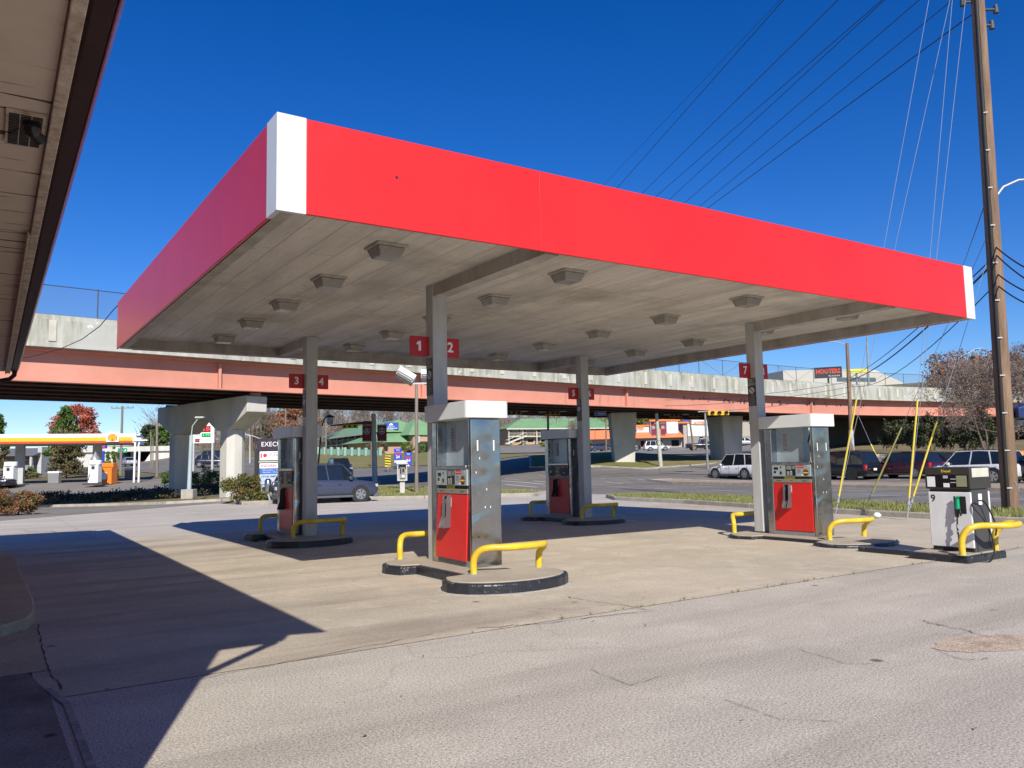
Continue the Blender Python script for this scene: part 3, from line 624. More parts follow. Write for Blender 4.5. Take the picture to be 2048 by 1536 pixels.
        m.use(WHITE2); yc = yb-.667 if s < 0 else ya+.667; m.text('Please Pay First', .03, (X(.033), yc, 1.328), xd, w=.15); R(m,.69,.73,1.15,1.18)
        yc = yb-.85 if s < 0 else ya+.85; m.text(str(num if s < 0 else num+1), .075, (X(.033), yc, 1.325), xd, bold=.02)
        if num in (1, 7):
            yc = yb-.79 if s < 0 else ya+.79; m.use(BLK).disc((X(.033), yc, 1.215), xd, (0,0,1), .062); m.use(BRN).disc((X(.034), yc, 1.222), xd, (0,0,1), .052); m.use(YELP).rect((X(.0355), yc, 1.21), xd, (0,0,1), .12, .02)
            m.use(GREY); R(m,.60,.67,1.21,1.28)
        m.build('display_panel', t, bevel=.004)
        m = MB().use(SS); bx(m, -.02, .04, ya, yb, 1.368, 1.42); m.build('ledge', t, bevel=.008)
        # nozzle boot
        yc = .62 if s < 0 else .52; m = MB().use(SILV if num in (1, 7) else BLK); q = -1 if s < 0 else 1; bz = 1.0
        prof = [(0,0),(.05,-.01),(.075,-.06),(.085,-.30),(.15,-.46),(.14,-.475),(0,-.47)]
        for yy in (yc-.065, yc+.052): m.prism(prof, yy, yy+.013, lambda a_, b2, c2: (X(.018+a_), c2, bz+b2))
        m.prism([(0,-.002),(.05,-.012),(.048,-.03),(0,-.02)], yc-.052, yc+.052, lambda a_, b2, c2: (X(.018+a_), c2, bz+b2))
        m.prism([(0,-.30),(.055,-.36),(.135,-.472),(0,-.468)], yc-.052, yc+.052, lambda a_, b2, c2: (X(.018+a_), c2, bz+b2))
        m.use(BLK); a_, b2 = sorted((X(.018), X(.024))); m.box(a_, b2, yc-.051, yc+.051, bz-.32, bz-.02); m.build('nozzle_boot', t, bevel=.003)
    return t
dispenser(3.35, 1.93, .15, 1, ajar=2.2); dispenser(3.26, 9.18, .15, 3); dispenser(10.74, 9.22, .13, 5); dispenser(10.86, 1.80, .08, 7)
# ---------------- diesel island and dispenser ----------------
d9 = thing('pump_island', 'small black kerbed island with a low curb strip carrying the white diesel pump', 'pump island', (10.2, -1.0, -.03), 0, 'pump islands')
k = MB().use(TAR); k.box(-.58,.56,-.60,.30,-.02,.135); k.build('kerb', d9, bevel=.02); k = MB().use(ISM); k.box(-.52,.50,-.54,.24,.12,.15); k.build('slab', d9)
k = MB().use(TAR); k.box(-.30,-.06,.303,1.35,-.02,.11); k.build('curb_strip', d9, bevel=.02)
WCAB = pm('cabinet_white', (.74,.735,.72), .45, col2=(.66,.655,.64), scale=5); WHEAD = pm('head_dark', (.045,.042,.035), .4)
dp = thing('diesel_dispenser', 'low white diesel pump with black head, black hose and green nozzle', 'fuel pump', (10.02, -1.50, .12)); dp.scale = (1.03, 1.05, 1.04)
def faceX(m, q, y, z, w_, h): m.rect((q, y, z), (0,-1,0), (0,0,1), w_, h)
m = MB().use(WCAB); m.box(0,.035,.0,.62,.06,.86); m.build('cabinet_panel', dp, bevel=.01)
m = MB().use(WCAB); m.box(.52,.555,.0,.62,.06,.86); m.build('cabinet_panel', dp, bevel=.01)
m = MB().use(DGREY); m.box(.037,.518,.01,.61,0,.90); m.build('frame', dp); m = MB().use(BLK); m.box(.02,.53,.02,.60,-.01,.058); m.build('base', dp)
m = MB().use(WHEAD); m.box(-.02,.575,-.02,.64,.905,1.22); m.use(BLKG); faceX(m,-.0215,.31,1.02,.60,.19); m.use(WHITE2); faceX(m,-.0225,.545,1.01,.12,.15); faceX(m,-.0225,.32,.96,.09,.06)
m.use(pm('display_olive',(.3,.3,.18),.4)); faceX(m,-.0225,.10,1.02,.15,.16); m.use(LGREY); faceX(m,-.0225,.22,1.05,.08,.012); faceX(m,-.0225,.22,1.0,.08,.012); faceX(m,-.0225,.33,1.08,.07,.04)
m.use(YELP); m.text('Diesel', .055, (-.0225, .32, 1.165), (0,-1,0), bold=.02)
m.use(pm('label_cream',(.62,.62,.5),.5)); m.rect((.28,-.0215,1.14), (1,0,0), (0,0,1), .48, .13); m.build('pump_head', dp, bevel=.01)
m = MB().use(BLK); m.box(-.004,.002,.07,.24,.55,.80); m.build('nozzle_recess', dp)
m = MB().use(BLK); m.text('9', .15, (-.0025,.545,.76), (0,-1,0), bold=.02); m.build('number', dp)
m = MB().use(WHITE2); m.rect((.28,-.001+.008,.75), (1,0,0), (0,0,1), .10, .16); m.build('sticker', dp)
m = MB().use(pm('nozzle_green',(.0,.30,.14),.4)); m.cyl((-.05,.17,.62),(-.045,.17,.76),.035,.028,10); m.tube([(-.05,.17,.76),(-.05,.19,.80)],.018,8); m.tube([(-.05,.17,.75),(-.06,.14,.80)],.016,8)
m.use(BLK).tube([(-.05,.15,.62),(-.09,.12,.60),(-.09,.11,.54),(-.05,.13,.53)],.014,6); m.tube([(-.05,.17,.63),(-.055,.18,.56),(-.06,.18,.50)],.028,8); m.build('nozzle', dp)
hp = [(-.06,.18,.50),(-.07,.18,.36),(-.08,.17,.28),(-.09,.16,.1),(-.1,.12,-.05),(-.1,.0,-.10),(-.08,-.12,-.12),(-.02,-.22,-.09),(.02,-.26,.05),(.02,-.24,.25),(.0,-.16,.48),(-.02,-.06,.62),(.02,.0,.70),(.12,-.06,.74),(.24,-.08,.70),(.34,-.10,.55),(.42,-.12,.34),(.40,-.10,.2)]
P = []
for i in range(len(hp)-1):
    a = Vector(hp[max(i-1,0)]); b_ = Vector(hp[i]); c_ = Vector(hp[i+1]); d = Vector(hp[min(i+2,len(hp)-1)])
    for k in range(4): s = k/4; P.append(.5*((2*b_)+(c_-a)*s+(2*a-5*b_+4*c_-d)*s*s+(3*b_-3*c_+d-a)*s**3))
m = MB().use(BLK); m.tube(P, .012, 8); m.use(GALV).tube([(-.062,.18,.33),(-.066,.18,.40)], .02, 8); m.tube([(-.07,.178,.26),(-.078,.174,.31)], .018, 8); m.build('hose', dp)
guard(9.64, -1.52, .12, -1, 'scuffed yellow pipe guard in front of the white diesel pump', .95, .42, .42)
# ---------------- overpass ----------------
NE = [(-60,28.5),(-30,33.6),(-12,35.5),(-1.6,36.2),(6,37.2),(14,38.4),(22,39.3),(33,40.7),(51,42.6),(63,43.5),(75,43.6),(90,42.0),(106,38.0),(125,31),(150,18)]
def dense(P, st=2.6):
    out = []
    for i in range(len(P)-1):
        a = Vector(P[max(i-1,0)]); b_ = Vector(P[i]); c_ = Vector(P[i+1]); d = Vector(P[min(i+2,len(P)-1)]); n_ = max(1, int((c_-b_).length/st))
        for k in range(n_): s = k/n_; out.append(.5*((2*b_)+(c_-a)*s+(2*a-5*b_+4*c_-d)*s*s+(3*b_-3*c_+d-a)*s**3))
    out.append(Vector(P[-1])); return out
NEP = dense(NE)
def offs(P, k):
    out = []
    for i in range(len(P)):
        t = (P[min(i+1, len(P)-1)]-P[max(i-1, 0)]).normalized(); out.append(P[i]+Vector((-t.y, t.x))*k)
    return out
def strip(m, P, prof, zf=lambda i: 0.):     # prof: (offset away from the camera side, z) closed polygon swept along P
    n_ = len(prof); vs = []
    lines = {k: offs(P, k) for k in {q[0] for q in prof}}
    for i in range(len(P)):
        for k, z in prof: p = lines[k][i]; vs.append((p.x, p.y, z+zf(i)))
    fs = [(i*n_+j, i*n_+(j+1) % n_, (i+1)*n_+(j+1) % n_, (i+1)*n_+j) for i in range(len(P)-1) for j in range(n_)]
    fs += [tuple(range(n_))[::-1], tuple(range((len(P)-1)*n_, len(P)*n_))]
    m.add(vs, fs)
SALM = pm('salmon_girder_paint', (.68,.315,.205), .55, col2=(.60,.265,.17), scale=.7, stretch=(1,1,.6))
n, l, b = nodes_of(SALM); v = mapping(n, l, (1,1,.12)); v2 = mapping(n, l)
c = mixc(n, l, ramp(n, l, noise(n, l, v2, .35, 7, .7), .35, .65), (.52,.225,.16), (.60,.275,.20)); c = mixc(n, l, ramp(n, l, noise(n, l, v, 2.2, 7, .75), .60, .82), c, (.40,.185,.13))
c = mixc(n, l, ramp(n, l, noise(n, l, v2, 3.2, 8, .8), .68, .72), c, (.30,.12,.08)); l.new(c, b.inputs['Base Color'])
PARC = pm('weathered_parapet', (.52,.52,.44), .9, col2=(.30,.30,.25), scale=1.3, stretch=(1,1,.22), bump=.3)
n, l, b = nodes_of(PARC); v = mapping(n, l, (1,1,.13)); v2 = mapping(n, l)
c = mixc(n, l, ramp(n, l, noise(n, l, v, 1.9, 8, .7), .40, .62), (.25,.25,.20), (.50,.50,.43))
c = mixc(n, l, ramp(n, l, noise(n, l, v2, .35, 3), .45, .62), c, (.42,.43,.39)); c = mixc(n, l, ramp(n, l, noise(n, l, v2, 1.4, 7, .75), .62, .66), c, (.70,.70,.62)); l.new(c, b.inputs['Base Color'])
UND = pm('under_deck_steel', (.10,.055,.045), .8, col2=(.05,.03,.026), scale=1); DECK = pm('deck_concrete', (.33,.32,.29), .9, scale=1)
ov = thing('overpass', 'long highway overpass with salmon steel girder and weathered concrete parapet', 'bridge', (0, 0, 0))
m = MB().use(SALM); zb = 5.9
strip(m, NEP, [(0.05,zb),(.0,zb),(0,zb+.07),(.36,zb+.09),(.38,zb+1.50),(0,zb+1.53),(0,zb+1.60),(.5,zb+1.60),(.5,zb)]); 
# stiffeners and splice plates
for i, p in enumerate(NEP):
    if i in (12, 24, 29, 36, 45, 52): q = offs(NEP, .02)[i]; m.box(q.x-.07, q.x+.07, q.y+.05, q.y+.4, zb+.08, zb+1.5)
o = m.build('girder', ov)
m = MB().use(DGREY); rr = random.Random(5)
for k in range(60):
    i = rr.choice([38,39,40,41,41,42,42,43,44,45,45,46,47]); p = NEP[i]; q = offs(NEP, .345)[i]; q2 = offs(NEP, .345)[i+1]; f_ = rr.random(); x = lerp(q.x, q2.x, f_); y = lerp(q.y, q2.y, f_); z = zb+.85+.35*rr.random()
    s = rr.uniform(.03, .11); m.box(x-s*.6, x+s, y-.01, y+.03, z-s*1.2, z+s)
stuff(m.build('paint_chips', o))
m = MB().use(PARC); strip(m, NEP, [(-.52,zb+1.62),(-.50,zb+1.85),(-.50,zb+2.95),(-.42,zb+2.97),(-.42,zb+3.2),(-.10,zb+3.2),(-.10,zb+1.62)]); o = m.build('parapet', ov)
m = MB().use(pm('pale_pilaster', (.60,.59,.50), .85, col2=(.46,.45,.38), scale=1.5))
Lp = offs(NEP, -.525)
for i in range(6, len(NEP)-2):
    if i % 1 == 0:
        p, q = Lp[i], Lp[i+1]; t = (q-p).normalized(); c_ = (p+q)/2; m.seg((c_.x-t.x*.16, c_.y-t.y*.16, zb+2.42), (c_.x+t.x*.16, c_.y+t.y*.16, zb+2.42), .05, 1.02)
stuff(m.build('pilasters', o))
m = MB().use(PARC); strip(m, NEP, [(12.0,zb+1.62),(12.0,zb+3.2),(12.35,zb+3.2),(12.35,zb+1.62)]); m.build('parapet', ov)
m = MB().use(DECK); strip(m, NEP, [(-.30,zb+1.605),(-.30,zb+1.90),(12.1,zb+1.90),(12.1,zb+1.605)]); m.build('deck', ov)
for k_ in (2.4, 4.8, 7.2, 9.6):
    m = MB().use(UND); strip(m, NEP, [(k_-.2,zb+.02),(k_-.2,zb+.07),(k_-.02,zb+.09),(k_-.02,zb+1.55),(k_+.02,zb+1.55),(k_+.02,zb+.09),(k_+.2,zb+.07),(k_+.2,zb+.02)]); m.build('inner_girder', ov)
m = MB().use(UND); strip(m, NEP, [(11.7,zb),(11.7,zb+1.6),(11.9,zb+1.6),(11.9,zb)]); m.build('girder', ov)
# piers
def pier(px_, d, prof): pass
def twin_pier(a, b_, gz_):
    a = Vector(a); b_ = Vector(b_); t = (b_-a).normalized(); nrm = Vector((-t.y, t.x)); Ln = (b_-a).length
    m = MB().use(CONC); hw = .62
    mp = lambda s, z, c: (a.x+t.x*s+nrm.x*c, a.y+t.y*s+nrm.y*c, z)
    top = zb-.16; P = [(0,top-.05),(.15,top),(Ln-.15,top),(Ln,top-.05),(Ln-.05,top-.95),(Ln-2.3,top-1.9),(Ln-3.7,top-1.9),(Ln/2+.9,top-1.1),(Ln/2-.9,top-1.1),(3.7,top-1.9),(2.3,top-1.9),(.05,top-.95)]
    m.prism(P[::-1], -hw, hw, mp); cap = m.build('pier_cap', ov, bevel=.05)
    for s in (2.9, Ln-2.3):
        m = MB().use(CONC); w1, w2 = .70, .58
        oc = [(-w1,-.25),(-w1+.30,-w2),(w1-.30,-w2),(w1,-.25),(w1,.25),(w1-.30,w2),(-w1+.30,w2),(-w1,.25)]
        c_ = a+t*s; m.prism([(c_.x+t.x*p+nrm.x*q, c_.y+t.y*p+nrm.y*q) for p, q in oc], terr(c_.x, c_.y)-.4, top-1.88); m.build('pier_column', ov, bevel=.03)
    for k_ in (.3, 2.6, 5.0, 7.3, 9.6, 11.4):
        m = MB().use(SALM if k_ < 1 else UND); s = k_*Ln/12; c_ = a+t*s; m.box(c_.x-.28, c_.x+.28, c_.y-.2, c_.y+.2, top, zb); m.build('bearing', ov)
twin_pier((11.0,38.75), (8.3,50.6), 0)
def hammer_pier(x, y, z0, wt, wb, dpt, tx=(1, 0)):
    tx = Vector(tx).normalized(); ty = Vector((-tx.y, tx.x)); m = MB().use(CONC)
    vs = []
    for z, w_, d_ in ((z0-.5, wb/2, dpt/2), (zb+.02, wt/2, dpt/2*1.1)):
        for s, q in ((-1,-1),(1,-1),(1,1),(-1,1)): p = Vector((x, y))+tx*s*w_+ty*q*d_; vs.append((p.x, p.y, z))
    m.add(vs, [(3,2,1,0),(4,5,6,7),(0,1,5,4),(1,2,6,5),(2,3,7,6),(3,0,4,7)]); return m.build('pier_column', ov, bevel=.06)
p2 = at(1246, 900, 74); hammer_pier(p2.x, p2.y, terr(p2.x, p2.y), 2.35, 1.75, 2.2, RH)
p3 = at(1452, 900, 84); hammer_pier(p3.x, p3.y, terr(p3.x, p3.y), 2.7, 2.1, 2.3, (RH.x+.18, RH.y+.40))
o = MB().use(LGREY); q = at(1238, 894, 72.6); o.rect(q, (RH.x,RH.y,0), (0,0,1), .28, .34); o.build('panel_box', ov)
# abutment wall under the right end of the deck, and paved slope
m = MB().use(pm('abutment_concrete_shaded', (.11,.10,.09), .9, col2=(.07,.065,.06), scale=.5))  # near-black concrete: the deep shade below the deck is painted in
A_ = [p for p in offs(NEP, 11.2) if p.x > 84]
for a, b_ in zip(A_, A_[1:]): m.seg((a.x, a.y, 4.2), (b_.x, b_.y, 4.2), .6, 6.4)
m.build('abutment_wall', ov)
SLC = pm('slope_paving', (.45,.40,.30), .9, col2=(.36,.32,.24), scale=1.2)
lw = [gt(1560,0,70), gt(1660,0,68), gt(1760,0,67), gt(1850,0,66), gt(1960,0,64), gt(2060,0,62), gt(2200,0,58)]
m = MB().use(SLC)
for a, b_ in zip(lw, lw[1:]): m.seg((a.x, a.y, (a.z+.15)), (b_.x, b_.y, (b_.z+.15)), .8, .75)
struct(m.build('paved_slope', bevel=.05))
struct(sheet('ramp_pavement', [tuple(at(px, 900, d).xy) for px, d in ((1560,57.5),(1700,57.5),(1900,55),(2200,50),(2200,56),(1900,62),(1700,65),(1560,67))], LOTA, .05, 3.))
struct(sheet('far_verge', [tuple(at(px, 900, d).xy) for px, d in ((1830,53),(1900,51.5),(2250,45.5),(2250,49.5),(1900,54.8),(1840,55.5))], TURF, .06, 3.))
# bridge fence
FEN = pm('fence_steel', (.10,.11,.12), .5, .3)
fl = offs(NEP, -.26); fz = zb+3.2
fence = thing('bridge_fence', 'tall chain link fence along the top of the overpass parapet', 'fence', (0, 0, 0))
m = MB().use(FEN)
for i in range(len(fl)-1):
    a, b_ = fl[i], fl[i+1]
    for z in (.03, .95, 1.45): m.cyl((a.x,a.y,fz+z-(.0 if z > .1 else 0)), (b_.x,b_.y,fz+z), .022 if z > 1 else .012, n=4, caps=False) if z != .95 else None
m.build('rail', fence)
for i in range(2, len(fl)-1):
    a = fl[i]; m = MB().use(FEN); m.cyl((a.x,a.y,fz), (a.x,a.y,fz+1.5), .032, n=6); m.build('post', fence)
for i in range(0, len(fl)-1, 4):
    a, b_ = fl[i], fl[min(i+1, len(fl)-1)]; m = MB().use(FEN); m.cyl((a.x,a.y,fz+.05),(b_.x,b_.y,fz+1.4),.014,n=4,caps=False); c_ = fl[i-1] if i else a; m.cyl((a.x,a.y,fz+.05),(c_.x,c_.y,fz+1.4),.014,n=4,caps=False) if i else None; m.build('brace', fence)
MESHM = bpy.data.materials.new('chain_link'); MESHM.use_nodes = True; n, l, b = nodes_of(MESHM)
b.inputs['Base Color'].default_value = (.12,.13,.15,1); b.inputs['Alpha'].default_value = .22
m = MB().use(MESHM)
for a, b_ in zip(fl, fl[1:]): m.add([(a.x,a.y,fz),(b_.x,b_.y,fz),(b_.x,b_.y,fz+1.43),(a.x,a.y,fz+1.43)], [(0,1,2,3)])
m.build('chain_link_mesh', fence)
# ---------------- vehicles ----------------
TYR = pm('tyre_rubber', (.022,.022,.023), .8); RIM = pm('alloy_rim', (.45,.46,.48), .3, .8); RIMB = pm('black_rim', (.03,.03,.032), .3, .5)
HLM = pm('headlamp', (.65,.66,.68), .1, .3); TLM = pm('tail_lamp', (.55,.015,.02), .2); AMB = pm('amber_lamp', (.8,.25,.03), .3); PLASM = pm('car_plastic', (.035,.036,.038), .6)
def paint(name, c, r=.28): return pm(name, c, r, .15, col2=tuple(x*.93 for x in c), coat=.6)
def car(label, loc, head, pnt, L_=4.7, W_=1.86, H_=1.75, kind='suv', R_=.36, wb=2.75, fo=.9, rims=None, belt=1.0, tall=0., tint=GLS, lower=None, cat='car', group='vehicles on the road', dz=0., name='parked_car'):
    t = thing(name, label, cat, (loc[0], loc[1], loc[2]+dz), head, group); rims = rims or RIM
    hw = W_/2; x0 = L_/2; gb = .22+tall
    S = {'suv': [(0,.44,.60,.70),(.012,.34,.72,.80),(.05,.26,.84,.91),(.13,.24,.90,.975),(.26,.23,.97,1),(.5,.23,1.0,1),(.8,.23,1.03,1),(.93,.26,1.04,.97),(.985,.34,.98,.91),(1,.42,.86,.86)],
         'sedan': [(0,.42,.55,.70),(.012,.32,.64,.80),(.05,.24,.72,.91),(.14,.22,.80,.975),(.29,.21,.90,1),(.5,.21,.93,1),(.8,.21,.96,1),(.93,.25,.95,.97),(.985,.32,.90,.91),(1,.42,.80,.86)],
         'pickup': [(0,.50,.80,.78),(.012,.42,.95,.86),(.04,.36,1.08,.93),(.12,.34,1.13,.985),(.26,.33,1.18,1),(.5,.33,1.2,1),(.6,.33,1.2,1),(.62,.33,1.2,.99),(.985,.36,1.2,.97),(1,.45,1.15,.93)]}[kind]
    m = MB().use(pnt); m.smooth = True; vs = []; K_ = 11
    for u, zb_, zt, w_ in S:
        x = x0-u*L_; h = hw*w_; zb_ += tall*.6; zt = zt*belt+tall*.3
        half = [(h*.80,zb_),(h*.95,zb_+.07),(h*.995,lerp(zb_,zt,.35)),(h,lerp(zb_,zt,.6)),(h*.96,zt-.05),(h*.88,zt),(h*.45,zt+.025)]
        ring = [(x, y, z) for y, z in half]+[(x, 0, zt+.035)]+[(x, -y, z) for y, z in half[::-1]]
        vs += ring; K_ = len(ring)
    fs = [(i*K_+k, i*K_+(k+1) % K_, (i+1)*K_+(k+1) % K_, (i+1)*K_+k) for i in range(len(S)-1) for k in range(K_)]
    fs += [tuple(range(K_))[::-1], tuple(range((len(S)-1)*K_, len(S)*K_))]
    m.add(vs, fs); body = m.build('body', t)
    U = lambda u: x0-u*L_
    B_ = {'suv': ((.235,.375,.90,.975)), 'sedan': ((.27,.42,.72,.87)), 'pickup': ((.25,.36,.56,.605))}[kind]
    zbelt = S[5][2]*belt+tall*.3-.04; wB = hw*.93; wR = hw*.76; zr = H_
    # greenhouse
    m = MB().use(tint); a, b_, c_, d = [U(u) for u in B_]
    vs = [(a,-wB*.96,zbelt-.02),(a,wB*.96,zbelt-.02),(d,wB*.97,zbelt),(d,-wB*.97,zbelt),(b_,-wR,zr-.03),(b_,wR,zr-.03),(c_,wR*.97,zr-.06),(c_,-wR*.97,zr-.06)]
    m.add(vs, [(3,2,1,0),(4,5,6,7),(0,1,5,4),(1,2,6,5),(2,3,7,6),(3,0,4,7)]); m.build('windows', t, bevel=.03)
    m = MB().use(pnt); mid = (b_+c_)/2
    vs = [(b_+.03,-wR*.99,zr-.04),(b_+.03,wR*.99,zr-.04),(mid,wR*1.0,zr-.01),(c_-.02,wR*.97,zr-.07),(c_-.02,-wR*.97,zr-.07),(mid,-wR*1.0,zr-.01)]
    top = [(x_, y_*.9, z_+.035) for x_, y_, z_ in vs]
    m.add(vs+top, [(5,4,3,2,1,0),(6,7,8,11),(11,8,9,10),(0,1,7,6),(1,2,8,7),(2,3,9,8),(3,4,10,9),(4,5,11,10),(5,0,6,11)]); m.build('roof', t, bevel=.02)
    ps = {'suv': [(0,0,.05),(.40,.34,.06),(.72,.69,.06),(1,1,.13)], 'sedan': [(0,0,.05),(.47,.40,.06),(1,1,.10)], 'pickup': [(0,0,.05),(.52,.45,.06),(1,1,.09)]}[kind]
    for s in (-1, 1):
        for fb, fr, w_ in ps:
            m = MB().use(pnt)
            p = Vector((lerp(a, d, fb), s*(wB*.965+.004), zbelt)); q = Vector((lerp(b_, c_, fr), s*(wR*.99+.006), zr-.035)); dx = Vector((w_/2, 0, 0)); o_ = Vector((0, -s*.03, 0))
            sh = dx if fb == 0 else (-dx if fb == 1 else Vector((0,0,0)))
            m.add([p-dx-sh, p+dx-sh, q+dx-sh, q-dx-sh, p-dx-sh+o_, p+dx-sh+o_, q+dx-sh+o_, q-dx-sh+o_], [(0,1,2,3),(7,6,5,4),(0,4,5,1),(1,5,6,2),(2,6,7,3),(3,7,4,0)]); m.build('pillar', t)
    m = MB().use(lower or PLASM)
    for s in (-1, 1):
        m.box(U(.86), U(.14), *(sorted((s*hw*.97, s*(hw+.004)))), gb+.01, gb+.10)
    m.box(U(.995), U(.93), -hw*.86, hw*.86, gb+.02, gb+.2); m.box(U(.06), U(.002), -hw*.84, hw*.84, gb-.01, gb+.16); m.build('bumper', t, bevel=.02)
    m = MB().use(PLASM)
    for s in (-1, 1):
        for u in ((.30,.47,.66,.82) if kind == 'suv' else (.31,.5,.68)):
            m.box(U(u)-.006, U(u)+.006, *(sorted((s*hw*.99, s*(hw+.003)))), gb+.12, zbelt-.03)
        m.box(U(.82), U(.30), *(sorted((s*hw*.99, s*(hw+.002)))), gb+.108, gb+.122)
    m.build('door_gaps', body)
    for s in (-1, 1):
        m = MB().use(pnt)
        for u in ((.43,.63) if kind != 'pickup' else (.40,.50)): m.box(U(u)-.08, U(u)+.08, *(sorted((s*(hw-.01), s*(hw+.035)))), zbelt-.17, zbelt-.14)
        m.build('door_handle', t, bevel=.01)
        m = MB().use(pnt); m.box(a-.42, a-.27, *(sorted((s*(wB*.98), s*(wB+.17)))), zbelt+.02, zbelt+.17); m.build('mirror', t, bevel=.04)
        m = MB().use(HLM); zf = S[2][2]*belt+tall*.3; m.box(U(.055), U(.010), *(sorted((s*hw*.55, s*hw*.86))), zf-.20, zf-.06); m.build('headlight', t, bevel=.04)
        m = MB().use(TLM); m.box(U(.992), U(.955), *(sorted((s*hw*.70, s*hw*.93))), zbelt-.34, zbelt+.02); m.build('taillight', t, bevel=.03)
    m = MB().use(PLASM); m.box(U(.03), U(.004), -hw*.5, hw*.5, .42+tall, .62+tall); m.build('grille', t, bevel=.02)
    m = MB().use(WHITE2); m.box(U(1)-.012, U(1)+.01, -.16, .16, .62+tall, .76+tall); m.build('licence_plate', t)
    if kind == 'suv':
        m = MB().use(PLASM)
        for s in (-1, 1): m.tube([(b_-.1,s*wR*.86,zr),(b_-.2,s*wR*.86,zr+.06),(c_+.3,s*wR*.86,zr+.05),(c_+.2,s*wR*.86,zr-.02)], .018, 6)
        m.build('roof_rails', t)
    if kind == 'pickup':
        m = MB().use(PLASM); m.box(U(.975), U(.625), -hw*.84, hw*.84, 1.13+tall*.3, 1.245*belt+tall*.3); m.build('truck_bed', t)
    xw = x0-fo
    for x in (xw, xw-wb):
        for s in (-1, 1):
            yo = s*(hw-.005)
            m = MB().use(BLK); m.cyl((x, yo-s*.02, R_), (x, yo+s*.004, R_), R_+.065, n=24); m.build('wheel_arch', t)
            m = MB().use(TYR); y1, y2 = sorted((yo-s*.24, yo+s*.018)); m.cyl((x, y1, R_), (x, y2, R_), R_, n=24); wl = m.build('wheel', t, bevel=.025)
            m = MB().use(rims); rr_ = R_*.66; m.cyl((x, yo+s*.010, R_), (x, yo+s*.022, R_), rr_, n=20); m.build('rim', wl)
            m = MB().use(DGREY)
            for k in range(6):
                an = k*math.pi/3+.26; r1, r2 = rr_*.34, rr_*.90; w1, w2 = .16, .30
                m.add([(x+r*math.cos(an+q), yo+s*.0235, R_+r*math.sin(an+q)) for r, q in ((r1,-w1*.9),(r1,w1*.9),(r2,w2*.75),(r2,-w2*.75))], [(0,1,2,3) if s < 0 else (3,2,1,0)])
            m.build('rim_openings', wl)
    return t
def by_wheel(px_, py_, head, wx, side, hw, **k):      # ground position of a car from where one of its wheels stands
    g_ = gt(px_, py_); c_, s_ = math.cos(head), math.sin(head); lx, ly = wx, side*hw
    x = g_.x-(c_*lx-s_*ly); y = g_.y-(s_*lx+c_*ly); return (x, y, terr(x, y))
H0 = rad(90)-.03
BLUEP = paint('slate_blue_paint', (.045,.055,.095), .35); WHP = paint('white_car_paint', (.70,.71,.72)); BKP = paint('black_car_paint', (.010,.010,.012)); MRP = paint('maroon_car_paint', (.045,.008,.014)); NVP = paint('navy_car_paint', (.012,.016,.035)); SVP = paint('silver_car_paint', (.42,.43,.45))
hd = math.atan2(-.05, .99)
car('slate blue older sport utility vehicle parked behind the pump with a dented rear door', by_wheel(721,1004,hd,1.28,-1,.88), hd, BLUEP, 4.42, 1.82, 1.68, R_=.35, wb=2.71, fo=.93, lower=pm('grey_cladding', (.10,.105,.12), .5), tint=GLS, group='vehicles around the station')
hd2 = rad(-118)+0; 
car('dark blue crossover driving toward the junction behind the slate blue vehicle', gt(679,948,80), math.atan2(-DH.y-.45*-RH.y, -DH.x+.45*RH.x), NVP, 4.6, 1.9, 1.72, R_=.36)
car('silver white sport utility vehicle waiting at the junction left of pump seven', by_wheel(1434,957,H0,1.4,-1*-1,.9), H0, WHP, 4.82, 1.92, 1.80, R_=.39, wb=2.79, fo=.9, rims=RIM)
car('black boxy sport utility vehicle with black wheels in the road queue', by_wheel(1706,960.5,H0,-1.45,1,.95), H0, BKP, 4.9, 1.95, 1.88, R_=.40, wb=2.88, fo=.9, rims=RIMB)
car('dark maroon crossover with tall red tail lamps in the road queue', by_wheel(1834,958.5,H0,-1.35,1,.9), H0, MRP, 4.55, 1.82, 1.66, R_=.35, wb=2.62)
car('dark navy saloon half hidden behind the maroon crossover', (lambda g_: (g_.x, g_.y, g_.z))(gt(1862,948)), H0, NVP, 4.7, 1.85, 1.46, kind='sedan', R_=.33)
car('white crossover with chrome wheels beside the big timber utility pole', by_wheel(1989,969,H0,-1.4,1,.96), H0, WHP, 4.74, 1.93, 1.71, R_=.40, wb=2.82, rims=pm('chrome_rim', (.7,.72,.75), .1, .9))
g_ = gt(2120,968); car('black pickup truck at the right edge behind the utility pole', (g_.x, g_.y, g_.z), H0, BKP, 5.6, 2.0, 1.95, kind='pickup', R_=.42, wb=3.5, fo=1.0, cat='pickup truck')
def far_car(px_, py_, dep, lab, head, pnt, **k):
    p = at(px_, py_, dep); k.setdefault('group', 'cars parked far behind the overpass'); car(lab, (p.x, p.y, terr(p.x, p.y)+.05), head, pnt, **k)
side = YAW
far_car(1254,900,168,'black pickup parked left of the white vehicle at the orange roofed restaurant', side, BKP, L_=5.6, H_=1.9, kind='pickup', R_=.42, wb=3.5, cat='pickup truck')
far_car(1313,902,158,'white sport utility vehicle parked in front of the orange roofed restaurant', side, WHP, L_=5.0, H_=1.95, R_=.40, wb=2.9)
far_car(1404,903,150,'black lifted pickup parked beneath the overpass near the pale pier', side, BKP, L_=5.8, H_=2.0, kind='pickup', R_=.45, wb=3.6, tall=.15, cat='pickup truck')
far_car(1431,903,158,'dark pickup parked behind the black lifted pickup', side, NVP, L_=5.6, H_=1.9, kind='pickup', R_=.42, wb=3.5, cat='pickup truck')
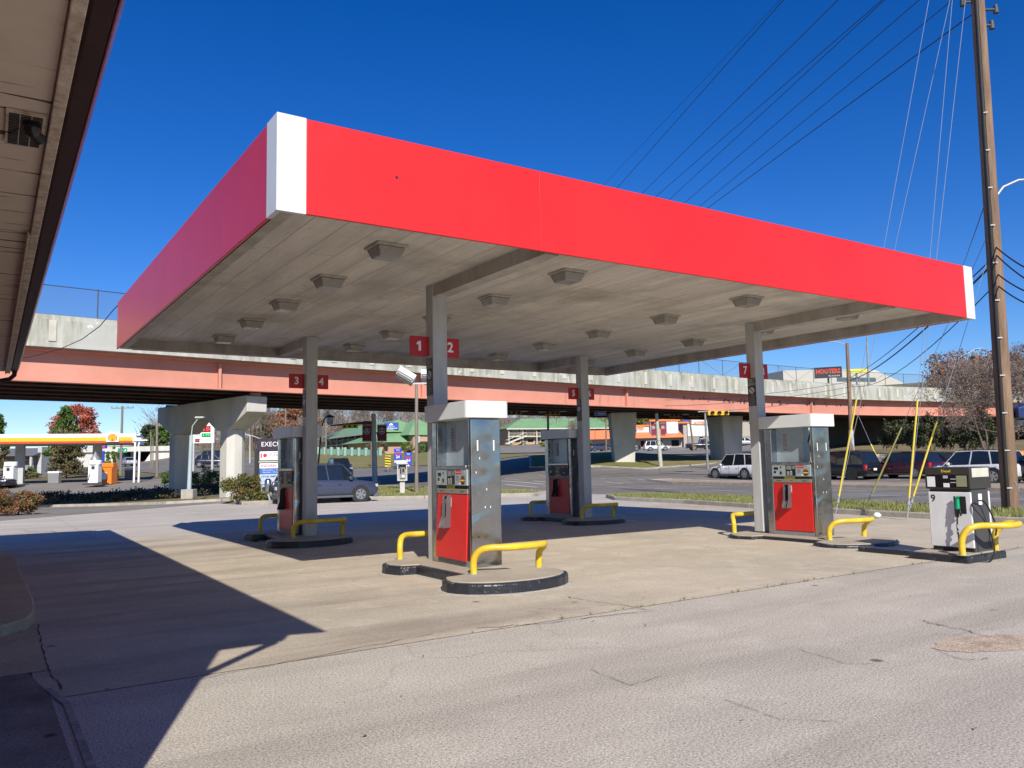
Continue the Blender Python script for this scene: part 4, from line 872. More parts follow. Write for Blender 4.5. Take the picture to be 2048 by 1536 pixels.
far_car(1140,905,172,'dark pickup parked on the rise in front of the motel staircase', side+1.9, BKP, L_=5.6, H_=1.9, kind='pickup', R_=.42, wb=3.5, cat='pickup truck')
far_car(1197,906,160,'blue hatchback parked below the motel beside a round bush', side+.4, BLUEP, L_=4.2, H_=1.5, R_=.33, wb=2.5)
far_car(1206,901,176,'dark saloon parked uphill of the blue hatchback', side+.3, NVP, kind='sedan', H_=1.45, R_=.33)
far_car(1490,888,150,'grey saloon crossing on the far street behind the pale pier', side, SVP, kind='sedan', H_=1.45, R_=.33)
far_car(1597,890,150,'white saloon driving on the far street seen through pump seven', side+3.14, WHP, kind='sedan', H_=1.45, R_=.33)
far_car(422,938,104,'dark blue hatchback on the road behind the twin pier', side+.2, NVP, L_=4.2, H_=1.5, R_=.33, wb=2.5, group='vehicles on the road')
far_car(434,934,118,'blue van on the road beyond the dark blue hatchback', side+.2, BLUEP, L_=5, H_=1.9, R_=.36, group='vehicles on the road', cat='van')
far_car(257,930,135,'silver car leaving the far underpass', rad(95), SVP, kind='sedan', H_=1.45, R_=.33, group='vehicles on the road')
far_car(-34,962,66,'dark car refuelling at the left edge of the yellow and white station', side, NVP, H_=1.5, kind='sedan', R_=.33, group='vehicles around the station')
# ---------------- poles, wires ----------------
def wood_pole(lab, base, top, r0=.17, r1=.11, m_=TIMBER, arms=(), grp=None, n_=14, name='utility_pole', extra=None):
    b_ = Vector(base); t_ = Vector(top); t = thing(name, lab, 'utility pole', b_, 0, grp)
    m = MB().use(m_); m.cyl((0,0,-.2), t_-b_, r0, r1, n_); m.build('pole', t)
    d = (t_-b_)
    for f_, ln, ang in arms:
        c_ = d*f_; v_ = Vector((math.cos(ang), math.sin(ang), 0)); m = MB().use(TIMBG); m.seg(c_-v_*ln/2, c_+v_*ln/2, .09, .11); m.use(DGREY)
        for s in (-.48, -.25, .25, .48): q = c_+v_*ln*s; m.cyl(q+Vector((0,0,.05)), q+Vector((0,0,.25)), .04, .03, 8)
        m.build('crossarm', t)
    return t, b_, t_
pb = gz(2022, 1030); 
ptop = at(1955, 0, (pb-CAM).dot(Fv)*1.0); 
# pole leans with the picture verticals: extend base -> top
ax = (ptop-pb); ptop = pb+ax*(18.6/ax.z); ptop = Vector((pb.x+(ptop.x-pb.x)*1.0, pb.y+(ptop.y-pb.y)*1.0, 18.6))
bigp, pb, ptop = wood_pole('tall timber utility pole with conduit and guy wires at the right of the forecourt', pb, ptop, .205, .135, arms=((.93,2.4,YAW+.3),), n_=20)
def onp(z): return pb+(ptop-pb)*(z/18.6)
m = MB().use(pm('pole_conduit', (.02,.018,.018), .6)); m.tube([onp(z)-pb+Vector((-.21+.004*z,-.04,0))-Vector((0,0,0)) for z in (0,3,6,9,12,15,17)], .055, 8); m.build('conduit', bigp)
for k in range(11):
    m = MB().use(LGREY); z = .7+k*.95; q = onp(z)-pb; m.seg(q+Vector((-.27+.005*z,-.07,0)), q+Vector((-.17,-.15,.0)), .02, .03); m.build('conduit_clip', bigp)
m = MB().use(LGREY); m.cyl((.23,-.02,0),(.235,-.02,.42),.06,.06,10); m.tube([(.23,-.02,.40),(.05,-.23,.6),(-.2,-.25,.85)],.012,6); m.build('ground_conduit', bigp)
m = MB().use(DGREY)
for z, s in ((12.9,.35),(13.1,-.3),(12.5,.25),(13.6,-.35)): q = onp(z)-pb; v_ = Vector((RH.x,RH.y,0)); m.cyl(q, q+v_*s*1.3, .035, .035, 8); m.cyl(q+v_*s*1.3+Vector((0,0,-.1)), q+v_*s*1.3+Vector((0,0,.12)), .07, .05, 8)
m.build('insulators', bigp)
# floodlight hood on the pole
q = onp(3.0)-pb; FR = Vector((RH.x, RH.y, 0)); BK = Vector((DH.x, DH.y, 0))
m = MB().use(pm('hood_blue', (.015,.03,.13), .35)); 
pr = [(-.10,2.62),(-.10,2.86),(.42,3.02),(1.15,2.80),(1.15,2.74),(.45,2.66)]
m.prism([(a+.1,b_) for a, b_ in pr], -.30, .22, lambda a, b_, c_: tuple(FR*(a+.14)+BK*(c_-.12)+Vector((-.12,-.06,b_-.15)))); m.use(LGREY); 
m.cyl(FR*.36-BK*.05+Vector((0,0,2.28)), FR*.36-BK*.05+Vector((0,0,2.42)), .09, .12, 12); m.cyl(FR*.05+Vector((0,0,2.45)), FR*.5+Vector((0,0,2.5)), .03, .03, 8); m.build('floodlight_hood', bigp, bevel=.01)
# street light arm at the pole
m = MB().use(GALV); q = onp(8.1)-pb; m.tube([q+FR*.12, q+FR*.35+Vector((0,0,.28)), q+FR*.75+Vector((0,0,.45)), q+FR*1.6+Vector((0,0,.5)), q+FR*2.2+Vector((0,0,.5))], .035, 8); m.build('lamp_arm', bigp)
# guy wires and yellow guards
GR = 'guy wires of the big pole'
def wire(a, b_, sag=0., r=.012, n_=14):
    a = Vector(a); b_ = Vector(b_); return [a.lerp(b_, i/n_)-Vector((0,0,4*sag*(i/n_)*(1-i/n_))) for i in range(n_+1)]
WIR = MB
def add_wire(name, lab, a, b_, sag=0., r=.012, m_=CABLE, grp=None, cat='wire'):
    m = MB().use(m_); m.tube(wire(a, b_, sag, r), r, 5); o = m.build(name); return tag(o, lab, cat, grp)
guys = [((1672,1024),18.2,'leftmost guy wire rising from the verge to the pole top',2.6), ((1815,1030),17.4,'guy wire rising steeply from the verge between pumps seven and nine',2.4), ((1672.5,1024),15.6,'thin guy wire just right of the leftmost guy on the verge',0), ((1815.5,1030),14.9,'thin guy wire beside the steep yellow guard',0),
        ((1735,1007),7.4,'low slanting guy wire with a faded yellow guard',2.3),((1817,1024),7.0,'short slanting guy wire with a pale yellow guard near pump nine',2.0)]
for c_, z, lab, gl in guys:
    a = gz(*c_, .13); b_ = onp(z); add_wire('guy_wire', lab, a, b_, 0, .007, CABW, GR)
    if gl:
        d = (b_-a).normalized(); m = MB().use(pm('guard_yellow', (.70,.56,.07), .55, col2=(.60,.47,.06)) if gl != 2.3 else pm('guard_faded', (.55,.52,.18), .6)); m.cyl(a+d*.42, a+d*(.42+gl), .027, .024, 8); o = m.build('guy_guard'); tag(o, 'yellow plastic sleeve on the '+lab.split(' rising')[0].split(' with')[0], 'guy guard', 'yellow guy guards')
        m = MB().use(GALV); m.cyl(a-d*.1, a+d*.42, .02, .02, 6); m.cyl(a+d*.25, a+d*.33, .045, .045, 8); o = m.build('guy_anchor'); tag(o, 'steel anchor rod at the foot of the '+lab.split(' rising')[0].split(' with')[0], 'anchor', 'guy anchors')
# mid pole
mp_b = gt(1704, 0, 62); mp_t = at(1694, 686, 62); midp, mb_, mt_ = wood_pole('timber pole with lamp arm behind the road queue', mp_b, mp_t, .17, .12)
m = MB().use(LGREY); m.cyl((.01,-.0,.3), (mt_-mb_)*.30, .195, .18, 12); m.build('sleeve', midp)
q = (mt_-mb_)*.985; m = MB().use(GALV); m.tube([q, q-FR*.7+Vector((0,0,.22)), q-FR*1.3+Vector((0,0,.3))], .035, 6); m.use(LGREY).box(q.x-FR.x*1.6-.25, q.x-FR.x*1.6+.25, q.y-FR.y*1.6-.1, q.y-FR.y*1.6+.1, q.z+.27, q.z+.38); m.build('lamp_arm', midp)
add_wire('power_cable', 'thick black cable sloping from the big pole to the pole behind the queue', onp(6.45), mt_-Vector((0,0,2.9)), .5, .03); add_wire('power_cable', 'thin black cable just above the thick sloping one', onp(6.6), mt_-Vector((0,0,2.7)), .35, .018)
add_wire('power_cable', 'lower thin cable sloping to the pole behind the queue', onp(5.9), mt_-Vector((0,0,3.3)), .9, .016)
for k, (z0, px_, py_) in enumerate(((3.0,1330,800),(3.4,1330,812),(3.8,1420,822))):
    add_wire('telephone_cable', f"{('upper','middle','lower')[k]} thin cable running left from the mid pole along the girder", mt_-Vector((0,0,z0)), at(px_, py_, 66), .3, .016)
gg = gt(1767, 930, 57); a = gg; add_wire('guy_wire', 'guy wire of the pole behind the queue leaning down to the right', a, mt_-Vector((0,0,4.2)), 0, .014, CABW, GR)
d = (mt_-Vector((0,0,4.2))-a).normalized(); m = MB().use(pm('guard_yellow', (.70,.56,.07), .55)); m.cyl(a+d*.1, a+d*2.6, .05, .05, 8); o = m.build('guy_guard'); tag(o, 'yellow plastic sleeve behind the black vehicle roof', 'guy guard', 'yellow guy guards')
# overhead lines
far_b = gt(948, 0, 112); far_t = Vector((far_b.x, far_b.y, far_b.z+14)); fp_, fb_, ft_ = wood_pole('distant timber pole hidden behind pump one that carries the overhead lines', far_b, far_t, .17, .12, arms=((.98,4.2,YAW),(.90,3.6,YAW)))
nm = ('faintest leftmost','second from the left','third from the left','fourth from the left','fifth from the left','sixth from the left','rightmost, ending at the big pole')
E2 = [(1212,365,1560,0),(1235,375,1567,0),(1285,386,1676,0),(1313,392,1764,0),(1340,398,1769,0),(1370,405,1838,0),(1400,412,1905,0),(1417,415,1935,36)]
for k, (x1, y1, x2, y2) in enumerate(E2):
    ex = (x2-x1)/(y2-y1); yn = -260 if k < 7 else 36; near = at(x2+ex*(yn-y2), yn, 23) if k < 7 else onp(12.9)
    yf = 600; fr_ = at(x1+ex*(yf-y1), yf, 90); fr_.z = min(fr_.z, 40)
    lab = f'overhead power line {nm[min(k,6)]}' if k != 6 else 'overhead power line second from the right'
    mid = at(x1, y1, 60); yfar = 640; fend = at(x1+ex*(yfar-y1), yfar, 108)
    add_wire('power_line', lab+' crossing the sky above the canopy', near, fend, .0, .015 if k else .009, CABLE, 'overhead power lines')
pa = at(1925,535,70); add_wire('power_line', 'thin dropping line between canopy corner and the big pole', onp(8.3), pa, .0, .016, CABLE, 'overhead power lines')
for k, (z, px_, py_) in enumerate(((6.9,2120,560),(6.7,2120,590),(5.9,2120,625),(6.2,2120,600))): add_wire('power_cable', f"{('highest','second','lowest','third')[k]} of the cables leaving the big pole to the right", onp(z), at(px_,py_,17), .15, .018, CABLE, 'cables leaving to the right')
# bridge lamps
for px_, tx_, ty_, arm, lab in ((1737,1733,655,0,'slim lamp column on the overpass left of the white hillside building'),(1920,1917,716,1,'slim lamp column with a bent arm on the overpass near the brown trees')):
    d_ = 112 if not arm else 118; b_ = at(px_, 772, d_); t_ = at(tx_, ty_, d_); t = thing('street_lamp', lab, 'street lamp', b_, 0, 'lamps on the overpass'); m = MB().use(GALV); m.cyl((0,0,-1.2), t_-b_, .16, .08, 10); m.build('column', t)
    q = t_-b_; m = MB().use(GALV); m.tube([q, q+FR*1.2+Vector((0,0,.6)), q+FR*2.6+Vector((0,0,1.3)), q+FR*3.6+Vector((0,0,1.4))], .06, 6); m.build('arm', t)
# light pole with two floodlights near the payphone
lb = gt(833, 990); lt = at(833, 768, (lb-CAM).dot(Fv)); t, b_, t_ = wood_pole('timber light pole with two white floodlight boxes behind pump one', lb, lt, .10, .085, TIMBG, name='light_pole'); q = t_-b_
m = MB().use(LGREY); m.seg(q-FR*.45+Vector((0,0,.02)), q+FR*1.05+Vector((0,0,.02)), .09, .09); m.build('bracket', t)
for dx, rz_, tilt in ((-.55,-.5,.55),(.75,0,.0)):
    m = MB().use(WHITE2); M = Matrix.Translation(q+FR*dx+Vector((0,0,.42)))@Matrix.Rotation(YAW, 4, 'Z')@Matrix.Rotation(tilt, 4, 'Y')@Matrix.Rotation(-.35, 4, 'X')
    m.box(-.48,.48,-.28,.28,-.02,.24, M); m.use(DGREY).box(-.45,.45,-.283,-.25,-.22,-.022, M); m.use(GREY).box(-.40,.40,-.29,-.284,-.16,-.08, M); m.use(LGREY).box(-.48,.48,-.25,.28,-.24,-.022, M); m.build('floodlight', t, bevel=.02)
m = MB().use(LGREY); m.box(-.12,.12,-.22,-.10,2.75,3.1); m.use(CABLE).tube([(.11*math.cos(a*.9),-.11*math.sin(a*.9)+.0,.3+a*.12) for a in range(24)], .012, 5); m.build('meter_box', t)
# payphone
ph = gt(805, 991); t = thing('payphone', 'grey pedestal payphone standing on the corner verge', 'payphone', ph+Vector((0,0,.1)), YAW+.1)
PHG = pm('payphone_grey', (.55,.55,.53), .5, col2=(.45,.45,.43))
m = MB().use(PHG); m.box(-.13,.13,-.09,.09,0,.66); m.build('pedestal', t, bevel=.02)
m = MB().use(PHG); m.box(-.26,-.20,-.22,.15,.66,1.52); m.box(.20,.26,-.22,.15,.66,1.52); m.box(-.20,.20,.09,.15,.66,1.52); m.box(-.20,.20,-.22,.09,.66,.72); m.box(-.30,.30,-.27,.15,1.52,1.60); m.box(-.42,.26,-.10,.10,1.60,1.74); m.build('hood', t, bevel=.015)
m = MB().use(GREY); m.box(-.14,.14,-.02,.088,.80,1.42); m.use(BLK).box(-.12,-.05,-.06,-.021,1.05,1.32); m.box(.0,.11,-.03,-.021,1.1,1.3); m.use(WHITE2); m.box(-.02,.12,-.03,-.022,.85,.95); m.build('telephone', t)
# ---------------- sign and building helpers (local x = right, -y = toward the forecourt) ----------------
FX = (1,0,0)
def S_(px_, d): return px_*d/FPX
def fpan(m, mat, x0, x1, z0, z1, y=0., th=.02): return m.use(mat).box(x0, x1, y-th, y, z0, z1)
ROADD = pm('sign_black_purple', (.03,.015,.03), .5)
# roadside directory sign of the inn
p = gt(560, 990, 37); t = thing('directory_sign', 'dark roadside sign with inn, Indian shop and church panels, behind pump three', 'sign', p, YAW+.1)
zt = at(560, 876, 37).z-p.z; wd = 2.35
m = MB().use(BLK); m.box(-1.12,1.3,-.06,.12,zt-1.62,zt-.50); m.box(-1.14,-1.02,-.08,.12,0,zt-.5); m.box(1.2,1.32,-.08,.12,0,zt-.5); m.build('frame', t)
m = MB(); fpan(m, ROADD, -.98, 1.42, zt-.58, zt, -.07, .06); m.use(WHITE2).text('EXECUTIVE', .30, (-.10,-.14,zt-.28), FX, w=1.45); m.text('INN & SUITES', .085, (.42,-.14,zt-.47), FX); m.use(YELP).add([(.1,-.14,zt-.13),(.2,-.14,zt-.06),(.25,-.14,zt-.12),(.3,-.14,zt-.04),(.35,-.14,zt-.12),(.4,-.14,zt-.06),(.5,-.14,zt-.13)],[(0,1,2,3,4,5,6)]); m.build('inn_panel', t)
m = MB(); fpan(m, WHITE2, -.90, 1.2, zt-1.0, zt-.60, -.09, .03); m.use(pm('letter_purple',(.16,.02,.1),.5)).text('Green Chilli', .24, (.15,-.125,zt-.76), FX); m.use(BLUE).text('Indian Restaurant', .12, (.15,-.125,zt-.92), FX); m.use(RPOST).box(-.86,-.80,-.125,-.12,zt-.9,zt-.68); m.disc((-.66,-.125,zt-.78),FX,(0,0,1),.09); m.use(GREEN).tube([(-.3,-.125,zt-.66),(.0,-.125,zt-.67),(.25,-.125,zt-.62)],.012,5); m.build('restaurant_panel', t)
m = MB(); fpan(m, pm('pale_bar',(.55,.56,.42),.5), -.94, 1.2, zt-1.10, zt-1.04, -.09, .03); fpan(m, WHITE2, -.90, 1.1, zt-1.37, zt-1.14, -.09, .03); m.use(RPOST).text('INDIAN', .17, (-.50,-.125,zt-1.26), FX, w=.7, bold=.02); m.use(pm('letter_teal',(.0,.25,.22),.5)).text('MART', .17, (.20,-.125,zt-1.26), FX, w=.56, bold=.02)
fpan(m, pm('mart_blue',(.03,.16,.5),.5), -.90, 1.1, zt-1.62, zt-1.38, -.09, .03); m.use(WHITE2).text('Grocery - Vegetables - Snacks', .075, (.08,-.125,zt-1.45), FX, w=1.7); m.text('Spices - Frozen Food & Meat', .075, (.08,-.125,zt-1.55), FX, w=1.7); m.build('mart_panel', t)
m = MB(); fpan(m, pm('church_panel',(.45,.55,.75),.5), -.90, 1.1, zt-2.1, zt-1.64, -.09, .03); m.use(ROADD).text('THE IMPACT CHURCH', .11, (.08,-.125,zt-1.75), FX, w=1.7, bold=.02); m.build('church_panel', t)
m = MB(); fpan(m, LGREY, -.90, 1.1, zt-2.5, zt-2.13, -.09, .03); m.use(ROADD).disc((-.7,-.125,zt-2.3),FX,(0,0,1),.1); m.use(ROADD).text('MINI STORAGE', .1, (.25,-.125,zt-2.3), FX); m.build('lower_panel', t)
# air machine
p = gt(536, 994, 35.6); t = thing('air_machine', 'shiny steel tyre air canister on a curved stand beside the right bush', 'air machine', p, YAW)
m = MB().use(SS); m.lathe([(0,1.12),(.10,1.10),(.15,1.02),(.15,.55),(.13,.5),(0,.5)], (0,0,0), 18); m.build('canister', t)
m = MB().use(GALV); m.tube([(.02,0,.5),(.03,0,.35),(.08,0,.2),(.10,0,0)], .05, 8); m.build('stand', t); m = MB().use(pm('mint_paint',(.25,.6,.4),.5)); m.box(.2,.36,-.08,.08,.4,.98); m.use(WHITE2).box(.22,.34,-.085,-.08,.7,.92); m.use(BLK).box(.36,.62,-.06,.1,.1,.72); m.build('vacuum_box', t, bevel=.02)
# lamp post with concrete base in front of the twin pier
p = ver(378, 990, 43.5, .10); t = thing('street_lamp', 'pale blue lamp post on a square concrete base before the twin pier', 'street lamp', p, YAW)
PBL = pm('pale_blue_pole', (.42,.50,.52), .5, col2=(.34,.41,.43)); hgt = at(382, 870, (p-CAM).dot(Fv)).z-p.z
m = MB().use(KERB); m.box(-.32,.32,-.32,.32,-.1,.42); m.build('base', t, bevel=.03); m = MB().use(PBL); m.cyl((0,0,.4),(.06,0,hgt),.115,.09,12); m.build('pole', t)
m = MB().use(PBL); m.tube([(.06,0,hgt-.1),(.12,0,hgt+.5),(.5,-.1,hgt+.95)], .03, 6); m.use(LGREY).box(.32,.78,-.2,.02,hgt+.92,hgt+1.0); m.build('lamp_arm', t)
# traffic signal mast
p = gt(750, 967); dd = (p-CAM).dot(Fv); t = thing('traffic_signal_mast', 'pale round signal mast with horizontal arm under the overpass and two maroon banners', 'traffic signal', p, YAW)
hz_ = at(742, 836, dd).z-p.z; m = MB().use(PBL); m.cyl((0,0,0),(-.1,0,hz_+.35),.21,.17,14); m.use(KERB).cyl((0,0,-.1),(0,0,.12),.45,.45,14); m.build('mast', t)
m = MB().use(DGREY); m.tube([(-.1,0,hz_-.35),(-1.2,0,hz_-.35),(-3.4,0,hz_-.5)], [.13,.1,.05], 8); m.box(-.9,-.3,-.12,.12,hz_-.48,hz_-.2); m.build('arm', t)
m = MB().use(YELP); m.box(-2.5,-1.3,-.14,.14,hz_-.72,hz_-.45); m.use(BLK); [m.disc((-2.3+.4*k,-.145,hz_-.585),FX,(0,0,1),.1) for k in range(3)]; m.build('signal_head', t)
MARB = pm('banner_maroon', (.20,.015,.04), .7, col2=(.16,.012,.03)); NAVB = pm('banner_navy', (.03,.03,.12), .6)
def banner(parent, x0, x1, z0, z1, y=-.05):
    m = MB().use(MARB); m.box(x0, x1, y-.01, y+.01, z0, z1); m.use(WHITE2); r = (x1-x0)*.34; c_ = ((x0+x1)/2, y-.013, (z0+z1)/2+.15); m.disc(c_, FX, (0,0,1), r); m.use(NAVB); m.disc((c_[0], c_[1]-.002, c_[2]), FX, (0,0,1), r*.9)
    m.use(WHITE2)
    for a in (90, 210, 330):
        q = (c_[0]+math.cos(rad(a))*r*.42, c_[1]-.004, c_[2]+math.sin(rad(a))*r*.42); pts = [(q[0]+math.cos(rad(a+36*k))*r*(.36 if k % 2 == 0 else .16), q[1], q[2]+math.sin(rad(a+36*k))*r*(.36 if k % 2 == 0 else .16)) for k in range(10)]; m.add(pts, [tuple(range(10))])
    m.use(LGREY).box(x0-.02, x1+.02, y-.012, y+.012, z0+.06, z0+.085); m.box(x0-.02, x1+.02, y-.012, y+.012, z1-.085, z1-.06); return m.build('banner', parent)
zb0 = at(744, 883, dd).z-p.z; zb1 = at(744, 849, dd).z-p.z; banner(t, -.95, -.25, zb0, zb1); banner(t, .20, .92, zb0, zb1)
# second banner pole near the restaurant
p = gt(1322, 936); dd = (p-CAM).dot(Fv); t = thing('banner_pole', 'pale tapered pole with two maroon banners standing on the traffic island tip', 'pole', p, YAW)
hz_ = at(1318, 826, dd).z-p.z; m = MB().use(pm('pole_cream',(.45,.47,.40),.6)); m.cyl((0,0,-.2),(-.22,0,hz_),.19,.14,12); m.build('pole', t)
zb0 = at(1320, 872, dd).z-p.z; zb1 = at(1320, 844, dd).z-p.z; banner(t, -.75, -.32, zb0, zb1); banner(t, .08, .50, zb0, zb1)
# overhead horizontal signals under the deck
def hang_signal(px_, py_, d, lab, col, w_=1.1, rz_=YAW):
    p = at(px_, py_, d); t = thing('traffic_light', lab, 'traffic light', p, rz_, 'signals hung below the overpass')
    m = MB().use(col); m.box(-w_/2,w_/2,-.12,.12,-.17,.17); m.use(BLK)
    for k in range(3): m.disc((-w_/3+w_/3*k,-.125,0),FX,(0,0,1),.12); m.cyl((-w_/3+w_/3*k,-.30,.0),(-w_/3+w_/3*k,-.125,0),.14,.135,10,caps=False)
    m.build('signal_head', t, bevel=.02); m = MB().use(GALV); m.cyl((-w_*.95,.05,.10),(w_*.95,.05,.12),.04,.04,8); m.build('hanger', t)
hang_signal(1436, 826, 60, 'sunlit yellow horizontal traffic light in front of the girder left of pump seven', pm('signal_yellow', (.75,.45,.03), .5), 1.7, YAW+.25)
hang_signal(1352, 831, 77, 'yellow traffic light coloured as shaded under the deck beside the banner pole', pm('signal_yellow_shaded', (.26,.165,.02), .5), 1.2)  # darkened copy of the signal yellow: deck shade put into the colour
hang_signal(1390, 831, 80, 'traffic light coloured as shaded under the deck left of the sunlit one', pm('signal_yellow_shaded', (.26,.165,.02), .5), 1.2)
hang_signal(1105, 826, 66, 'yellow traffic light coloured as shaded under the deck above pump five', pm('signal_yellow_shaded', (.26,.165,.02), .5), 1.2)
hang_signal(1028, 826, 64, 'yellow traffic light coloured as shaded under the deck beside the cap of pump one', pm('signal_yellow_shaded', (.26,.165,.02), .5), 1.2)
p = at(1201, 827, 68); t = thing('street_name_sign', 'small dark blue street name sign hung beneath the overpass', 'sign', p, YAW); m = MB(); fpan(m, WHITE2, -.48,.48,-.15,.15,0,.02); fpan(m, BLUE, -.46,.46,-.13,.13,-.021,.01); m.use(WHITE2).text('Ring Rd', .17, (0.05,-.033,0), FX); m.build('sign_plate', t)
for px_, top_, lab in ((1096,826,'thin dark signal pole standing behind pump five'),(1410,826,'slim grey pole in front of the pale pier')):
    p = gt(px_+(5 if px_ > 1300 else 0), 926, 70 if px_ > 1300 else 68); d_ = (p-CAM).dot(Fv); t_ = at(px_, top_, d_); m = MB().use(DGREY if px_ < 1300 else GREY); m.cyl((0,0,-.2), t_-p, .11, .09, 8); o = m.build('signal_pole', loc=p); tag(o, lab, 'pole')
# post-top lantern and small traffic signs
p = gt(655, 915, 66); t = thing('street_lamp', 'curved black arm lantern above the motel roof between pump three and the mast', 'street lamp', p, YAW); a0 = at(645, 852, 66)-p; z1 = at(658, 834, 66).z-p.z
m = MB().use(BLK); m.cyl((-.9,0,-.3),(-.5,0,z1-.9),.07,.06,8); m.tube([(-.5,0,z1-.9),(-.35,0,z1-.3),(-.1,0,z1+.05),(.15,0,z1+.1)], .05, 6); m.build('post', t); m = MB().use(BLK); m.lathe([(0,.22),(.12,.18),(.42,.02),(.42,-.02)], (.18,0,z1), 14); m.use(pm('lantern_glass',(.75,.77,.8),.2)).lathe([(.30,-.02),(.27,-.5),(.1,-.62),(0,-.63)], (.18,0,z1), 14); m.build('lantern', t)
def small_sign(px_, py0, py1, d, lab, build):
    p = gt(px_, py0, d); zt_ = at(px_, py1, d).z-p.z; t = thing('road_sign', lab, 'road sign', p, YAW, 'small roadside signs'); m = MB().use(GALV); m.cyl((0,0,-.3),(0,0,zt_),.04,.04,6); m.build('post', t); build(t, zt_); return t
def chev(t, z):
    m = MB(); fpan(m, YELP, -.30,.30,z-1.15,z,-.04); m.use(BLK)
    for k in range(4): zz = z-1.0+k*.27; m.add([(-.3,-.063,zz),(-.3,-.063,zz+.13),(.3,-.063,zz-.07+.13),(.3,-.063,zz-.07)], [(0,1,2,3)])
    m.build('sign_plate', t)
small_sign(776, 938, 911, 84, 'yellow hazard marker with black slanting stripes on the lawn', chev)
def ishield(arrow):
    def f(t, z):
        m = MB(); fpan(m, BLUE, -.42,.42,z-.42,z,-.04); m.use(WHITE2).text('TO', .28, (0,-.063,z-.2), FX); fpan(m, BLUE, -.42,.42,z-1.25,z-.46,-.04); m.use(RPOST).box(-.34,.34,-.066,-.061,z-.66,z-.52); m.use(WHITE2).text('24', .42, (0,-.067,z-.92), FX, bold=.02); fpan(m, BLUE, -.34,.34,z-1.85,z-1.3,-.04); m.use(WHITE2); m.box(-.05,.05,-.064,-.061,z-1.75,z-1.5); m.add([(-.17,-.064,z-1.52),(.17,-.064,z-1.52),(0,-.064,z-1.35)],[(0,1,2)]); m.build('sign_plate', t)
    return f
small_sign(796, 940, 897, 88, 'tall blue interstate route sign with an arrow on the lawn', ishield(0)); small_sign(817, 933, 905, 92, 'shorter blue interstate route sign with an arrow near the light pole', ishield(1))
# motel pylon sign
p = gt(783, 911, 178); t = thing('motel_pylon', 'blue motel pylon sign on a stone planter by the green roofed lobby', 'sign', p, YAW); u = 178/FPX
zt_ = at(784, 845, 178).z-p.z; MBL = pm('motel_blue', (.02,.08,.42), .5)
m = MB().use(MBL); m.box(-5.5*u,5.5*u,-.3,.3,0,zt_-14*u); m.use(WHITE2).text('TRUCK', .8, (0,-.32,5.0*1), FX, w=.9); m.text('PARKING', .6, (0,-.32,4.1), FX, w=1.0); m.build('pylon', t); m = MB(); fpan(m, MBL, -14*u,14*u,zt_-14*u,zt_,.3,.6); m.use(WHITE2).text('America\'s', .42, (0,-.32,zt_-8.2*u), FX, w=14*u); m.text('Best Value Inn', .42, (0,-.32,zt_-11.3*u), FX, w=24*u, bold=.02); m.add([(math.cos(rad(a))*4*u,-.33,zt_-5.5*u+math.sin(rad(a))*4*u) for a in range(0,181,20)],[tuple(range(10))]); m.build('name_panel', t)
m = MB(); fpan(m, BLKG, -13*u,13*u,zt_-34*u,zt_-26*u,.2,.5); m.use(LGREY).text('WELCOME', .4, (0,-.32,zt_-30*u), FX); m.build('message_board', t); m = MB().use(pm('planter_stone',(.45,.33,.26),.8)); m.box(-15*u,15*u,-1,1,-1.2,.6); m.build('planter', t); m = MB(); fpan(m, YELP, -11*u,-7*u,zt_-44*u,zt_-40*u,0); fpan(m, YELP, 7*u,11*u,zt_-44*u,zt_-40*u,0); m.build('side_plates', t)
